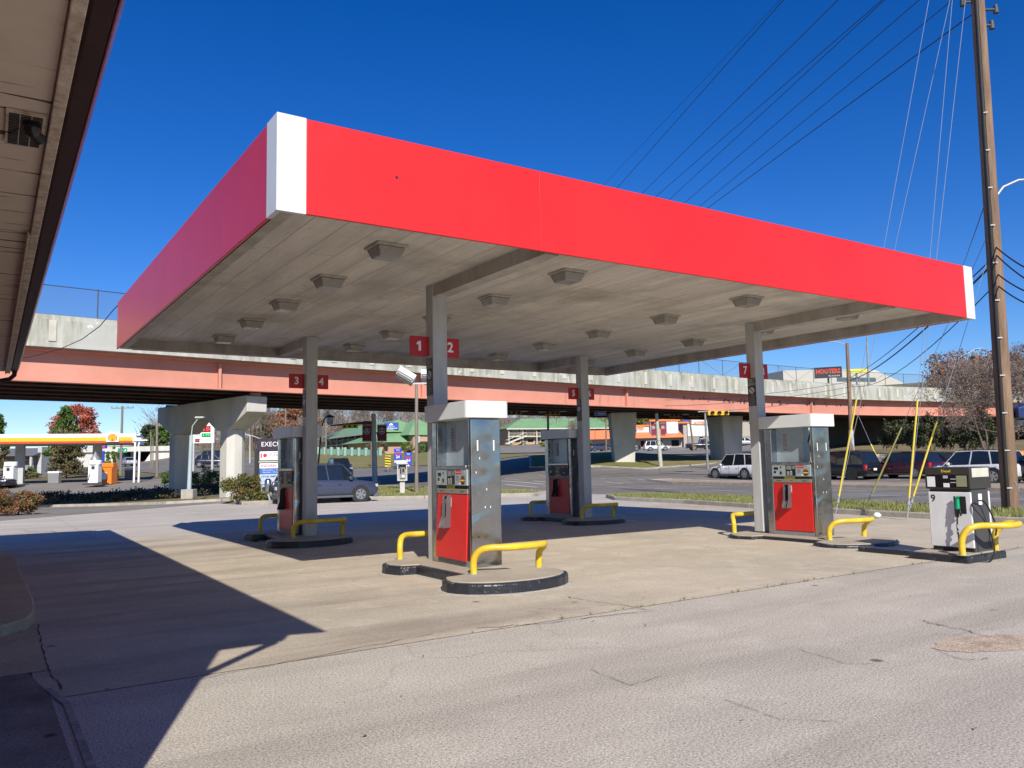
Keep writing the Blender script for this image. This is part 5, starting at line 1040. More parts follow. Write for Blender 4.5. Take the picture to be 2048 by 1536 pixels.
# ---------------- motel ----------------
GRF = pm('green_metal_roof', (.20,.36,.18), .55, col2=(.165,.31,.15), scale=.4); TANW = pm('tan_stucco', (.50,.34,.22), .85, col2=(.44,.29,.19), scale=.3); MTR = pm('cream_trim', (.60,.57,.48), .6); DOORG = pm('green_door', (.10,.17,.14), .5); DKW = pm('dark_brick', (.16,.10,.075), .85); TEALF = pm('teal_fence_paint', (.16,.33,.27), .6)  # DKW: dark brown brick for the left motel wing
def P3(px_, py_, d): return at(px_, py_, d)
def frame_of(a, b_):
    a = Vector(a); b_ = Vector(b_); t = (b_-a); L_ = t.xy.length; return a, math.atan2(t.y, t.x), L_
def wing(lab, a, b_, eave, ridge, floors, nb, dep=12., wall=TANW, stair=False, hipl=4., gd=-2.):
    o, ang, L_ = frame_of(a, b_); t = thing('motel_wing', lab, 'motel', (o.x, o.y, 0), ang, 'green roofed motel buildings')
    m = MB().use(wall); m.box(0, L_, 1.6, dep, o.z+gd, eave); m.build('wall', t)
    fh = (eave-o.z)/floors
    for fl_ in range(1, floors):
        m = MB().use(MTR); m.box(-.2, L_+.2, -.1, 1.58, o.z+fh*fl_-.22, o.z+fh*fl_); m.build('walkway', t)
        m = MB().use(TEALF if wall is DKW else MTR)
        m.box(-.2, L_+.2, -.08, -.02, o.z+fh*fl_+.95, o.z+fh*fl_+1.05); [m.box(x_*.45-.03, x_*.45+.03, -.08, -.02, o.z+fh*fl_+.001, o.z+fh*fl_+.949) for x_ in range(int(L_/.45))]
        stuff(m.build('railing', t))
    bay = L_/nb
    for k in range(nb+1):
        m = MB().use(MTR); m.box(k*bay-.13, k*bay+.13, -.14, .12, o.z+gd, eave-.01); m.build('post', t)
    for k in range(nb):
        for fl_ in range(floors):
            z0 = o.z+fh*fl_
            m = MB().use(DOORG); m.box(k*bay+.5, k*bay+1.5, 1.52, 1.6, z0, z0+2.1); m.build('door', t)
            m = MB().use(GLS); m.box(k*bay+2.0, k*bay+3.8, 1.52, 1.6, z0+.7, z0+2.1); m.build('window', t)
    m = MB().use(GRF); oh = .9; r0, r1 = hipl, L_-hipl; ym = dep/2
    m.add([(-oh,-oh,eave),(L_+oh,-oh,eave),(L_+oh,dep+oh,eave),(-oh,dep+oh,eave),(r0,ym,ridge),(r1,ym,ridge)], [(0,1,5,4),(1,2,5),(2,3,4,5),(3,0,4),(3,2,1,0)]); m.build('roof', t)
    m = MB().use(MTR); m.box(-oh,L_+oh,-oh-.12,-oh-.005,eave-.35,eave-.01); m.build('fascia', t)
    if stair:
        m = MB().use(MTR); x0 = 2.; 
        for s in (0, 1.2): m.seg((x0-3.5, -1.6-s, o.z+gd*0+.2), (x0+2.6, -1.6-s, o.z+fh+.1), .12, .45)
        for s in (0, 1.2): m.seg((x0-3.5, -1.6-s, o.z+1.2), (x0+2.6, -1.6-s, o.z+fh+1.1), .06, .07)
        stuff(m.build('staircase', t))
    return t
za = P3(641,907,215); wing('two storey motel wing with green roof and balconies left of the lobby', za, P3(752,908,176), P3(690,872,196).z, P3(700,851,205).z, 2, 9, 13, DKW)
wing('long two storey motel wing with green roof and outside stairs right of pump one', P3(1018,889,238), P3(1260,888,250), P3(1130,855,240).z, P3(1130,835,246).z, 2, 9, 13, TANW, True, 6.)
m = MB().use(DKW); 
# lobby
a = P3(752,910,172); o, ang, L_ = frame_of(a, P3(985,898,190)); t = thing('motel_lobby', 'tan single storey motel lobby with tall green hipped roof behind the blue pylon', 'motel', (o.x, o.y, 0), ang)
e_ = P3(800,884,174).z; rg = P3(845,838,182).z
m = MB().use(TANW); m.box(0, L_, .5, 14, o.z-3, e_); m.build('wall', t); m = MB().use(GRF); m.add([(-1.2,-.8,e_),(L_+1,-.8,e_),(L_+1,15,e_),(-1.2,15,e_),(9,7,rg-1.2),(L_-6,7,rg+.4)], [(0,1,5,4),(1,2,5),(2,3,4,5),(3,0,4),(3,2,1,0)]); m.build('roof', t)
m = MB().use(GRF); m.add([(6.5,-2.5,e_+1.5),(16.5,-2.5,e_+1.5),(16.5,8,e_+1.5),(6.5,8,e_+1.5),(11.5,3,rg+.3)], [(0,1,4),(1,2,4),(2,3,4),(3,0,4),(3,2,1,0)]); m.build('roof', t)
m = MB().use(TANW); m.box(8,15,-2,.45,o.z-3,e_+1.49); m.build('porch_wall', t); m = MB().use(GLS); m.box(9,14,-2.06,-2.01,o.z,o.z+2.8); m.build('window', t)
for k in range(6):
    m = MB().use(GLS); x = 2+k*4.4; 
    if not 7 < x < 15.5: m.box(x, x+1.0, .42, .49, o.z+.9, o.z+2.1); m.build('window', t)
t2 = thing('pool_fence', 'teal pool fence with pale posts in front of the left motel wing', 'fence', (0,0,0))
fa, fb = gt(636,911,168), gt(760,911,160); n_ = 9
for k in range(n_+1):
    q = fa.lerp(fb, k/n_); m = MB().use(pm('fence_post_green',(.30,.45,.37),.6)); m.box(q.x-.28, q.x+.28, q.y-.28, q.y+.28, q.z-.6, q.z+1.5); m.build('post', t2)
m = MB().use(TEALF); 
for k in range(n_):
    a_, b_ = fa.lerp(fb, k/n_), fa.lerp(fb, (k+1)/n_)
    for s in range(12): q = a_.lerp(b_, (s+.5)/12); m.box(q.x-.06, q.x+.06, q.y-.03, q.y+.03, q.z, q.z+1.15)
    for z in (.2, 1.1): m.seg(a_+Vector((0,0,z)), b_+Vector((0,0,z)), .05, .09)
stuff(m.build('pickets', t2))
# ---------------- restaurant ----------------
RWH = pm('restaurant_white', (.70,.70,.66), .7); RGR = pm('restaurant_grey', (.27,.26,.24), .8); RTN = pm('restaurant_taupe', (.40,.38,.34), .8); RORF = pm('orange_tile_roof', (.78,.24,.10), .6, col2=(.70,.20,.085)); TRO = pm('orange_trim', (.80,.20,.04), .5)
d0 = 186; o = P3(1180,898,d0); u = d0/FPX; t = thing('restaurant_building', 'restaurant with bright orange roof, white walls and orange lettering beyond the overpass', 'restaurant', (o.x, o.y, 0), YAW)
X = lambda px_: (px_-1180)*u; Zp = lambda py_, px_=1300: P3(px_, py_, d0).z
gr = Zp(900)-1.5
m = MB().use(RTN); m.box(X(1150), X(1368), 1, 14, gr, Zp(872)); m.box(X(1368), X(1500), 0, 14, gr, Zp(848)); m.build('wall', t)
m = MB().use(RGR); m.box(X(1376), X(1470), -.3, -.01, gr, Zp(874)); m.build('lower_wall', t)
m = MB().use(RWH); m.box(X(1376), X(1470), -.4, -.01, Zp(874)+.01, Zp(848)); m.build('upper_wall', t)
m = MB().use(RWH); m.box(X(1384), X(1428), -.7, -.41, Zp(850), Zp(840)); m.build('parapet', t); m = MB().use(RWH); m.box(X(1334), X(1357), -.5, 3, Zp(868), Zp(843)); m.box(X(1302), X(1310), -.5, 3, Zp(868), Zp(845)); m.box(X(1275), X(1301), .5, 3, Zp(868), Zp(852)); m.build('parapet', t)
m = MB().use(RORF); m.add([(X(1150),-1.6,Zp(877)),(X(1368),-1.6,Zp(876)),(X(1358),1.5,Zp(858)),(X(1150),1.5,Zp(858)),(X(1368),1.4,Zp(876))], [(0,1,2,3),(1,4,2)]); m.build('roof', t)
m = MB().use(TRO); m.box(X(1300), X(1361), -.7, 3.3, Zp(843), Zp(839.5)); m.box(X(1258), X(1301), .2, 3.2, Zp(852), Zp(849)); m.box(X(1382), X(1430), -.9, -.2, Zp(840), Zp(837)); m.box(X(1357), X(1384), -.6, 2, Zp(848), Zp(845)); m.box(X(1428), X(1480), -.6, 2, Zp(846), Zp(843)); m.build('trim', t)
m = MB().use(TRO); m.text('HOOTERS', 1.0, (X(1400),-.76,Zp(846.5,1400)), FX, bold=.03, w=X(1412)-X(1389)); m.build('lettering', t)
m = MB().use(TRO); m.text('HOOTERS', 1.0, (X(1278),.15,Zp(856,1278)), FX, bold=.03, w=X(1289)-X(1267)); m.build('lettering', t)
for x in (1225,1240,1262,1283,1300,1318,1345,1352): m = MB().use(GLS); m.box(X(x), X(x)+.9, .9, .99, Zp(893), Zp(881)); m.build('window', t)
m = MB().use(GLS); m.box(X(1399), X(1406), -.36, -.31, Zp(893), Zp(876)); m.build('door', t); m = MB(); fpan(m, WHITE2, X(1401), X(1405), Zp(884), Zp(879), -.37); m.use(RPOST).disc((X(1403),-.395,Zp(881.5)),FX,(0,0,1),.25); m.build('poster', t)
m = MB(); fpan(m, BLUE, X(1372), X(1385), Zp(841,1380), Zp(836,1380), 2); m.use(GALV).cyl((X(1378),2.1,Zp(850)),(X(1378),2.1,Zp(840)),.1,.1,6); o_ = m.build('blue_sign', t)
# lit low house and grey building right of the pale pier
d0 = 175; o = P3(1560,889,d0); u = d0/FPX; t = thing('low_building', 'long pale low building with brown windows seen through pump seven', 'building', (o.x, o.y, 0), YAW)
X2 = lambda px_: (px_-1560)*u; Z2 = lambda py_: P3(1600, py_, d0).z
m = MB().use(pm('pale_wall',(.62,.56,.44),.8)); m.box(X2(1535), X2(1622), 0, 9, Z2(896), Z2(868)); m.build('wall', t); m = MB().use(pm('brown_roof',(.20,.16,.13),.8)); m.prism([(-1,Z2(868)),(4.5,Z2(858)),(10,Z2(868))], X2(1532), X2(1626), lambda a_, b_, c_: (c_, a_, b_)); m.build('roof', t)
for x in (1556,1567,1578,1589,1600,1611): m = MB().use(GLS); m.box(X2(x), X2(x)+.9, -.08, -.01, Z2(884), Z2(874)); m.build('window', t)
d0 = 150; o = P3(1500,895,d0); u = d0/FPX; t = thing('shop_building', 'beige flat roofed block just right of the pale pier', 'building', (o.x, o.y, 0), YAW); m = MB().use(pm('beige_wall',(.42,.38,.30),.8)); m.box(-14*u, 10*u, 0, 8, o.z-2, P3(1500,848,d0).z); m.build('wall', t); m = MB().use(RGR); m.box(-13*u,9*u,-.05,-.01,o.z-1,P3(1500,872,d0).z); m.build('lower_wall', t)
# hillside building above the parapet
d0 = 330; o = P3(1700,765,d0); u = d0/FPX; t = thing('hillside_building', 'large white low building on the hill above the right half of the overpass', 'building', (o.x, o.y, 0), YAW+.25)
zt_ = P3(1660,743,d0).z; zb_ = o.z-14
m = MB().use(pm('hill_white',(.62,.60,.52),.8)); m.prism([(-150*u,zt_),(-60*u,zt_+.6),(60*u,zt_+.6),(125*u,zt_-4.6),(125*u,zb_),(-150*u,zb_)], 0, 22, lambda a_, b_, c_: (a_, c_, b_)); m.build('wall', t); m = MB().use(pm('hill_glass',(.10,.15,.17),.2)); m.box(-30*u, 60*u, -.2, -.02, zt_-4.2, zt_-2.6); m.build('window', t)
# billboards above the bridge
p = P3(1656,745,200); t = thing('pole_sign', 'black restaurant pole sign with red lettering above the parapet', 'sign', (p.x,p.y,p.z), YAW-.35); m = MB(); fpan(m, BLK, -3.2,3.2,-1.35,1.35,.15,.3); m.use(RPOST if False else pm('sign_neon_red',(.85,.07,.02),.5)).text('HOOTERS', 1.5, (0,-.17,.25), FX, w=5.6, bold=.04); m.use(WHITE2).text('Restaurant', .6, (1.4,-.17,-.85), FX); m.build('panel', t); m = MB().use(BLK); m.cyl((0,.4,-14),(0,.4,-1.36),.25,.25,10); m.build('pole', t)
p = P3(1713,742,170); t = thing('yellow_sign', 'flat yellow sign behind the fence beside the black pole sign', 'sign', (p.x,p.y,p.z), YAW-.2); m = MB(); fpan(m, pm('bright_yellow',(.85,.75,.03),.5), -2.2,2.2,-.42,.42,.1,.2); m.use(BLK).text('WAFFLE', .5, (0,-.12,0), FX) if False else None; m.build('panel', t); m = MB().use(GREY); m.cyl((0,.3,-12),(0,.3,-.43),.2,.2,8); m.build('pole', t)
# ---------------- the other fuel station (left) ----------------
SY = pm('shell_yellow', (.85,.48,.01), .45, col2=(.8,.44,.01)); SRD = pm('shell_red', (.70,.06,.015), .45)
d0 = 70; o = P3(120,944,d0); u = d0/FPX; gz_ = .62; st = thing('fuel_canopy', 'white, yellow and red fuel canopy of the station beyond the overpass', 'canopy', (o.x, o.y, 0), YAW+.36)
def lineX(px_, o, ang):
    d = ray(px_, 940); t = Vector((math.cos(ang), math.sin(ang))); w_ = Vector((o.x-CX, o.y-CY)); return (w_.y*d.x-w_.x*d.y)/(t.x*d.y-t.y*d.x)
XS = lambda px_: lineX(px_, o, YAW+.36); ZS = lambda py_, px_=120: P3(px_, py_, d0).z
z3, z2, z1, z0 = ZS(867.5), ZS(875), ZS(882.5), ZS(886.5); xl, xr = XS(-60), XS(264)
for nm_, mm, a_, b_ in (('fascia', WHITE2, z2, z3), ('yellow_band', SY, z1, z2), ('red_band', SRD, z0, z1)):
    m = MB().use(mm); q = 0 if nm_ != 'fascia' else -.02; m.box(xl, xr, q, .15, a_+.002, b_); m.box(xr-.15, xr, .16, 9, a_+.002, b_); m.build(nm_, st)
m = MB().use(WHITE2); m.box(xr+.003, xr+.28, -.05, 9.1, z0, z3+.05); m.build('end_trim', st); m = MB().use(pm('white_underside',(.6,.6,.58),.6)); m.box(xl, xr, .16, 9, z0+.02, z0+.1); m.build('ceiling_deck', st)
m = MB(); fpan(m, WHITE2, XS(211), XS(236), ZS(884.5), ZS(864), -.03, .12); cx_, cz_ = XS(223.5), ZS(876.5)
def scallop(m, cx_, cz_, r, y, mat_o, mat_i):
    def shape(k): return [(cx_+math.cos(rad(a))*r*k*(1+.05*abs(math.cos(rad((a+20)*4.5)))), y, cz_+math.sin(rad(a))*r*k) for a in range(-20, 201, 10)]+[(cx_-.38*r*k, y, cz_-.75*r*k), (cx_+.38*r*k, y, cz_-.75*r*k)]
    P = shape(1); m.use(mat_o).add(P, [tuple(range(len(P)))]); P = [(x_, y_-.01, z_) for x_, y_, z_ in shape(.86)]; m.use(mat_i).add(P, [tuple(range(len(P)))])
    m.use(mat_o)
    for a in (20,45,70,90,110,135,160): m.add([(cx_-.02*r, y-.02, cz_-.7*r),(cx_+.02*r, y-.02, cz_-.7*r),(cx_+math.cos(rad(a))*r*.80+.035*r, y-.02, cz_+math.sin(rad(a))*r*.80),(cx_+math.cos(rad(a))*r*.80-.035*r, y-.02, cz_+math.sin(rad(a))*r*.80)], [(0,1,2,3)])
scallop(m, cx_, cz_-.02, .38, -.16, SRD, SY); m.build('emblem_panel', st)
for x_ in (22, 184): m = MB().use(LGREY); m.box(XS(x_-9), XS(x_+9), 3, 3.8, gz_-.3, z0+.02); m.build('column', st)
m = MB().use(BLK); m.box(XS(-10), XS(42), 1.6, 4.6, gz_-.3, gz_+.12); 
for k, (px_, lab) in enumerate(((21,'white rounded fuel dispenser at the left pump row of the far station'),(190,'white fuel dispenser with pointed steel hood beside the orange bin'))):
    p = P3(px_, 946, 67.5); t = thing('fuel_dispenser', lab, 'fuel pump', (p.x, p.y, .45), YAW, 'dispensers of the far station')
    m = MB().use(WHITE2); m.box(-.42,.42,-.35,.35,.15,1.72); m.build('body', t, bevel=.06); m = MB().use(WHITE2); m.lathe([(.50,1.70),(.50,2.02),(.46,2.06),(0,2.06)], (0,0,0), 20); m.build('top_cap', t)
    m = MB().use(GREY); m.box(-.13,.15,-.37,-.351,1.28,1.58); m.use(BLK).box(-.10,.12,-.375,-.371,1.33,1.52); m.build('display', t); m = MB().use(BLK); m.tube([(-.42,-.3,1.4),(-.55,-.35,1.0),(-.5,-.35,.5),(-.35,-.37,.4),(-.25,-.38,.9)], .03, 6); m.build('hose', t)
    m = MB().use(DGREY); m.box(-.7,.9,-.6,.6,0,.14); m.build('base', t)
    if k: m = MB().use(GALV); m.lathe([(.42,2.07),(.40,2.2),(.16,2.55),(0,2.85)], (0,0,0), 4); m.build('steel_hood', t)
# clothing bin
p = P3(209, 950, 70); t = thing('donation_bin', 'orange metal donation bin with white placard', 'bin', (p.x, p.y, terr(p.x, p.y)-.05), YAW+.05); m = MB().use(ORNG); m.box(-.85,.85,-.6,.6,.08,1.5); m.box(-.85,.85,-.3,.6,1.52,1.9); m.build('body', t, bevel=.03); m = MB().use(BLK); m.box(-.7,.7,-.45,-.32,1.53,1.56); m.build('chute', t); m = MB(); fpan(m, WHITE2, -.6,.45,.5,1.1,-.601,.02); m.use(GREY).text('DONATE', .14, (-.08,-.625,.9), FX); m.text('CLOTHES SHOES', .08, (-.08,-.625,.7), FX); m.build('placard', t)
def wbin(px_, py_, d, lab, w_=.55, h_=1.05):
    p = P3(px_, py_, d); t = thing('waste_bin', lab, 'bin', (p.x, p.y, terr(p.x, p.y)), YAW, 'grey bins near the far station'); m = MB().use(GREY); m.box(-w_/2,w_/2,-.25,.25,0,h_*.82); m.build('body', t, bevel=.03); m = MB().use(WHITE2); m.box(-w_/2-.03,w_/2+.03,-.28,.28,h_*.84,h_); m.build('lid', t, bevel=.03)
wbin(105, 951, 72, 'grey waste bin left of its twin before the brown cedar'); wbin(114, 951, 72, 'grey waste bin right of its twin before the brown cedar'); wbin(257, 944, 80, 'left grey bin beside the white twin post vacuum'); wbin(263, 944, 80, 'right grey bin beside the white twin post vacuum')
p = P3(273, 948, 72); t = thing('vacuum_station', 'white twin post car vacuum with a floodlight head', 'car vacuum', (p.x, p.y, terr(p.x, p.y)), YAW); m = MB().use(WHITE2); zz = P3(273,882,72).z-terr(p.x,p.y); m.cyl((-.22,0,0),(-.18,0,zz),.09,.09,10); m.cyl((.20,0,0),(.22,0,zz*.75),.09,.09,10); m.tube([(.22,0,zz*.75),(.12,0,zz*.9),(.24,0,zz)],.08,8); m.build('post', t); m = MB().use(WHITE2); m.box(-.3,.4,-.2,.2,zz,zz+.3); m.box(.4,.95,-.12,.12,zz+.02,zz+.12); m.box(0,.25,-.1,.1,zz+.5,zz+.62); m.build('head', t)
# price sign
d0 = 84; p = gt(406, 946, d0); t = thing('price_sign', 'white station price sign with red and green digits between the pier columns', 'sign', p, YAW-.03); u = d0/FPX; ZZ = lambda py_: P3(405, py_, d0).z-p.z
m = MB().use(LGREY); m.box(17*u,20.5*u,-.1,.1,-.3,ZZ(886)); m.box(-21*u,-18*u,-.1,.1,-.3,ZZ(886)); m.build('post', t)
m = MB(); m.use(WHITE2).prism([(-22*u,ZZ(886)),(22*u,ZZ(886)),(22*u,ZZ(846)),(6*u,ZZ(840)),(-14*u,ZZ(840)),(-22*u,ZZ(852))], -.12, .12, lambda a_, b_, c_: (a_, c_, b_)); m.build('panel', t)
LEDR = pm('led_red', (.9,.06,.05), .4, emit=.8); LEDG = pm('led_green', (.05,.75,.15), .4, emit=.8); DR = pm('digit_board_red', (.18,.015,.02), .5); DG = pm('digit_board_green', (.01,.15,.05), .5)
m = MB(); fpan(m, DR, -16*u,15*u,ZZ(864),ZZ(851.5),-.125); m.use(LEDR).text('2.15', .55, (0,-.15,ZZ(857.7)), FX, w=27*u, bold=.03); fpan(m, DG, -3*u,15*u,ZZ(874),ZZ(866.5),-.125); m.use(LEDG).text('3.99', .33, (6*u,-.15,ZZ(870.2)), FX, w=15*u, bold=.03); m.use(DGREY).text('Diesel', .2, (-11*u,-.13,ZZ(869.5)), FX); m.text('Car Wash', .16, (9*u,-.13,ZZ(879.5)), FX)
fpan(m, DGREY, -16*u,-7*u,ZZ(884),ZZ(877),-.125); m.use(SRD).box(-14*u,-9*u,-.155,-.146,ZZ(882),ZZ(879)); m.build('digits', t); m = MB(); m.use(SRD); m.add([(math.cos(rad(a))*4.5*u-3*u,-.14,ZZ(840)+math.sin(rad(a))*4.5*u) for a in range(0,181,15)], [tuple(range(13))]); m.use(SY).disc((-3*u,-.15,ZZ(838.5)),FX,(0,0,1),2.4*u); m.build('emblem', t)
# station shop and far bridge with underpass
d0 = 98; o = P3(58,946,d0); u = d0/FPX; t = thing('station_shop', 'stone walled station shop with grey roof under the far canopy', 'building', (o.x, o.y, 0), YAW); Z3 = lambda py_: P3(58,py_,d0).z
m = MB().use(pm('shop_stone',(.34,.32,.30),.9,col2=(.16,.15,.14),scale=3)); m.box(-80*u, 14*u, 0, 8, o.z-1, Z3(912)); m.build('wall', t); m = MB().use(pm('grey_shingle',(.16,.165,.18),.8)); m.prism([(-1.6,Z3(912)),(2.2,Z3(895)),(9,Z3(893)),(9.5,Z3(912))], -82*u, 22*u, lambda a_, b_, c_: (c_, a_, b_)); m.build('roof', t)
m = MB(); fpan(m, RPOST, -24*u,-2*u,Z3(919),Z3(915.5),-.02); m.use(WHITE2).box(-24*u,-2*u,-.03,-.02,Z3(919.6),Z3(919.1)); m.build('sign_band', t); m = MB().use(LGREY); m.box(14*u,18*u,-1.4,-1.1,o.z-1,Z3(912)); m.box(16*u,24*u,0,6,o.z-1,Z3(894)); m.build('side_wall', t)
d0 = 152; o = P3(260,932,d0); u = d0/FPX; t = thing('far_overpass', 'distant concrete overpass with a dark underpass behind the far station', 'bridge', (o.x, o.y, 0), YAW+.05); Z4 = lambda py_: P3(260,py_,d0).z
m = MB().use(CONC); m.box(-150*u, 90*u, 0, 12, Z4(903), Z4(893)); m.build('deck', t); m = MB().use(pm('underpass_shade_dark',(.05,.05,.05),.9)); m.box(-60*u, 48*u, 12.2, 12.6, Z4(934), Z4(903)); m.build('underpass_shade', t)  # near-black sheet closing the opening stands in for the shade inside
m = MB().use(CONC); m.prism([(40*u,Z4(903)),(90*u,Z4(903)),(90*u,Z4(936)),(18*u,Z4(936))], .5, 11.5, lambda a_, b_, c_: (a_, c_, b_)); m.build('abutment', t); m = MB().use(CONC); m.prism([(-150*u,Z4(903)),(-34*u,Z4(903)),(-30*u,Z4(936)),(-150*u,Z4(936))], .5, 11.5, lambda a_, b_, c_: (a_, c_, b_)); m.build('abutment', t)
for x_ in (-18,-12): m = MB().use(LGREY); m.cyl((x_*u,5,Z4(934)),(x_*u,5,Z4(903)),.3,.3,8); m.build('column', t)
p = P3(246,901,125); t = thing('guide_sign', 'green motorway guide sign on the distant overpass', 'sign', p, YAW+.1); m = MB(); fpan(m, GREEN, -.75*1.0,.62,-.35,.35,0,.05); m.use(WHITE2).text('Exit', .3, (-.2,-.06,.05), FX); m.add([(.2,-.06,-.1),(.3,-.06,-.2),(.5,-.06,.1),(.4,-.06,.2)],[(0,1,2,3)]); m.build('sign_plate', t)
p = P3(203, 944, 110); t = thing('suites_sign', 'blue and red motel sign rising between cedar and arborvitae', 'sign', (p.x,p.y,terr(p.x,p.y)), YAW); u = 110/FPX; Z5 = lambda py_: P3(203,py_,110).z-terr(p.x,p.y)
m = MB(); fpan(m, pm('violet_blue',(.08,.03,.35),.5), -10*u,10*u,Z5(897),Z5(889),0,.2); m.use(pm('hot_pink',(.8,.1,.15),.5)).text('SUITES', .55, (-1*u,-.22,Z5(895)), FX, w=15*u, bold=.03); m.use(WHITE2).text('MOTEL 6', .3, (-1*u,-.22,Z5(890.5)), FX, w=17*u); m.build('panel', t); m = MB().use(BLUE); m.box(-5*u,5*u,-.1,.1,-1,Z5(902)); m.build('pylon', t)
for c_, d_, top_, lab, r_, mt, ar in (((241,944),95,812,'leaning timber pole with crossarm left of the far underpass',.17,TIMBG,((.97,2.6,YAW),)),((314,950),84,845,'grey timber pole with white sleeve behind the twin pier',.16,TIMBG,()),((302,926),112,863,'slim pole right of the far underpass',.12,TIMBG,()),((306,920),120,875,'slimmest pole beyond the far underpass',.1,TIMBG,()),((571,905),130,815,'dark timber pole above the directory sign',.2,TIMBER,()),((652,905),150,832,'pale pole with crossarm before the left motel wing',.16,TIMBG,((.97,3,YAW),)),((745,912),96,836,'brown timber pole on the lawn beside the signal mast',.2,TIMBER,()),((1212,893),150,840,'tan timber pole before the right motel wing',.17,TIMBER,()),((1137,893),200,836,'thin pole rising over the right motel roof',.14,TIMBG,()),((1388,900),130,830,'red brown leaning pole before the restaurant',.17,TIMBER,()),((114,930),120,838,'tall floodlight pole left of the red maple',.12,DGREY,((.99,1.6,YAW),)),((1190,898),140,858,'thin red sign post before the motel',.06,DGREY,())):
    b_ = gt(c_[0], c_[1], d_); tx_ = c_[0]+{241:4,745:-4,1388:-10}.get(c_[0], 0); wood_pole(lab, b_, at(tx_, top_, d_), r_, r_*.7, mt, ar, 'distant poles', 8)
for px_, d_, x1, y1, lab in ((500,120,525,866,'left white twin arm lamp behind the twin pier'),(522,126,540,872,'right white twin arm lamp behind the twin pier')):
    b_ = gt(px_, 900, d_); t_ = at(px_, y1+6, d_); t = thing('street_lamp', lab, 'street lamp', b_, 0, 'distant street lamps'); m = MB().use(LGREY); m.cyl((0,0,-.5), t_-b_, .12, .09, 8); m.build('column', t); q = t_-b_; m = MB().use(LGREY); m.tube([q, q-FR*1.5+Vector((0,0,.6)), q-FR*2.6+Vector((0,0,.7))], .07, 6); m.build('arm', t)
# ---------------- vegetation ----------------
BARK = pm('bark', (.16,.125,.10), .9, col2=(.09,.07,.055), scale=6); TWIG = pm('twig_bark', (.25,.20,.165), .9, col2=(.17,.13,.105), scale=3)
def rv(r): 
    while True:
        v = Vector((r.uniform(-1,1), r.uniform(-1,1), r.uniform(-1,1)))
        if .05 < v.length < 1: return v
def leafcloud(m, r, centers, per, size, flat=.0):
    for c_, R_ in centers:
        for k in range(per):
            d = rv(r); p = Vector(c_)+Vector((d.x*R_[0], d.y*R_[1], d.z*R_[2]))*(.55+.45*r.random())
            a = rv(r).normalized()*size*r.uniform(.6, 1.3); b_ = rv(r); b_ = (b_-a*b_.dot(a)/a.length_squared).normalized()*size*r.uniform(.35, .7); b_.z *= 1-flat
            m.add([p-a, p+b_*.9, p+a, p-b_*.9], [(0,1,2,3)])
def branch(m, r, p, d, ln, rad_, lvl, tips, droop=.0, nside=5, spread=.7):
    segs = 3; q = p.copy(); dd = d.copy()
    for i in range(segs):
        nd = (dd+rv(r)*.16+Vector((0,0,.06-droop))).normalized(); q2 = q+nd*ln/segs; r0 = rad_*(1-.22*i); r1 = rad_*(1-.22*(i+1)); m.cyl(q, q2, r0, r1, nside if lvl > 1 else 3, caps=False)
        if lvl > 0 and i > 0:
            for _ in range(2 if lvl > 1 else 3):
                sd = (nd*.75+rv(r)*spread).normalized(); branch(m, r, q2, sd, ln*r.uniform(.5,.72), r1*.6, lvl-1, tips, droop, nside, spread)
        q = q2; dd = nd
    tips.append(q)
    if lvl > 0: branch(m, r, q, dd, ln*.7, rad_*.4, lvl-1, tips, droop, nside, spread)
def bare_tree(name, lab, loc, h, seed, lvl=3, tw=12, leafm=None, ln_=0, lsz=.08, trunks=1, spread=.75, grp=None, tw_len=.5, tw_w=.012, lean=(0,0)):
    r = random.Random(seed); t = thing(name, lab, 'tree', loc, 0, grp); m = MB().use(BARK); tips = []
    for k in range(trunks):
        a = k*2*math.pi/trunks+.5; d0_ = Vector((math.cos(a)*.35*(trunks > 1)+lean[0], math.sin(a)*.35*(trunks > 1)+lean[1], 1)).normalized()
        branch(m, r, Vector((math.cos(a)*.12*(trunks > 1), math.sin(a)*.12*(trunks > 1), -.2)), d0_, h*.42, h*.024/(1+.3*(trunks-1)), lvl, tips, 0, 7, spread)
    m.build('trunk', t); m = MB().use(TWIG)
    for p in tips:
        for _ in range(tw):
            d = (rv(r)+Vector((0,0,.35))).normalized()*tw_len*r.uniform(.4,1.2); s = rv(r).normalized()*tw_w; m.add([p-s, p+s, p+d], [(0,1,2)]); e = p+d*.5; d2 = (d+rv(r)*tw_len*.8)*.5; m.add([e-s*.6, e+s*.6, e+d2], [(0,1,2)])
    if leafm:
        m.use(leafm); leafcloud(m, r, [(p, (tw_len*1.1,)*3) for p in tips], ln_, lsz)
    m.build('crown', t); return t
BRL = leaf_mat('dry_brown_leaves', [(.12,.07,.06),(.19,.11,.09),(.16,.12,.10),(.25,.18,.14),(.09,.065,.06)])
pt_ = ver(1978, 906, 60, 1.35)
bare_tree('crape_myrtle', 'bare brown crape myrtle with reddish seed heads left of the big utility pole', pt_, 7.3, 11, 4, 4, BRL, 2, .08, 3, .95, None, .5, .013)
bare_tree('crape_myrtle', 'second reddish brown bare tree at the right edge behind the big utility pole', ver(2075, 900, 66, 1.6), 8.6, 23, 3, 8, BRL, 9, .1, 3, .9, None, .6, .014)
DGL = leaf_mat('dark_evergreen', [(.02,.035,.012),(.04,.06,.02),(.06,.07,.03),(.09,.085,.05)])
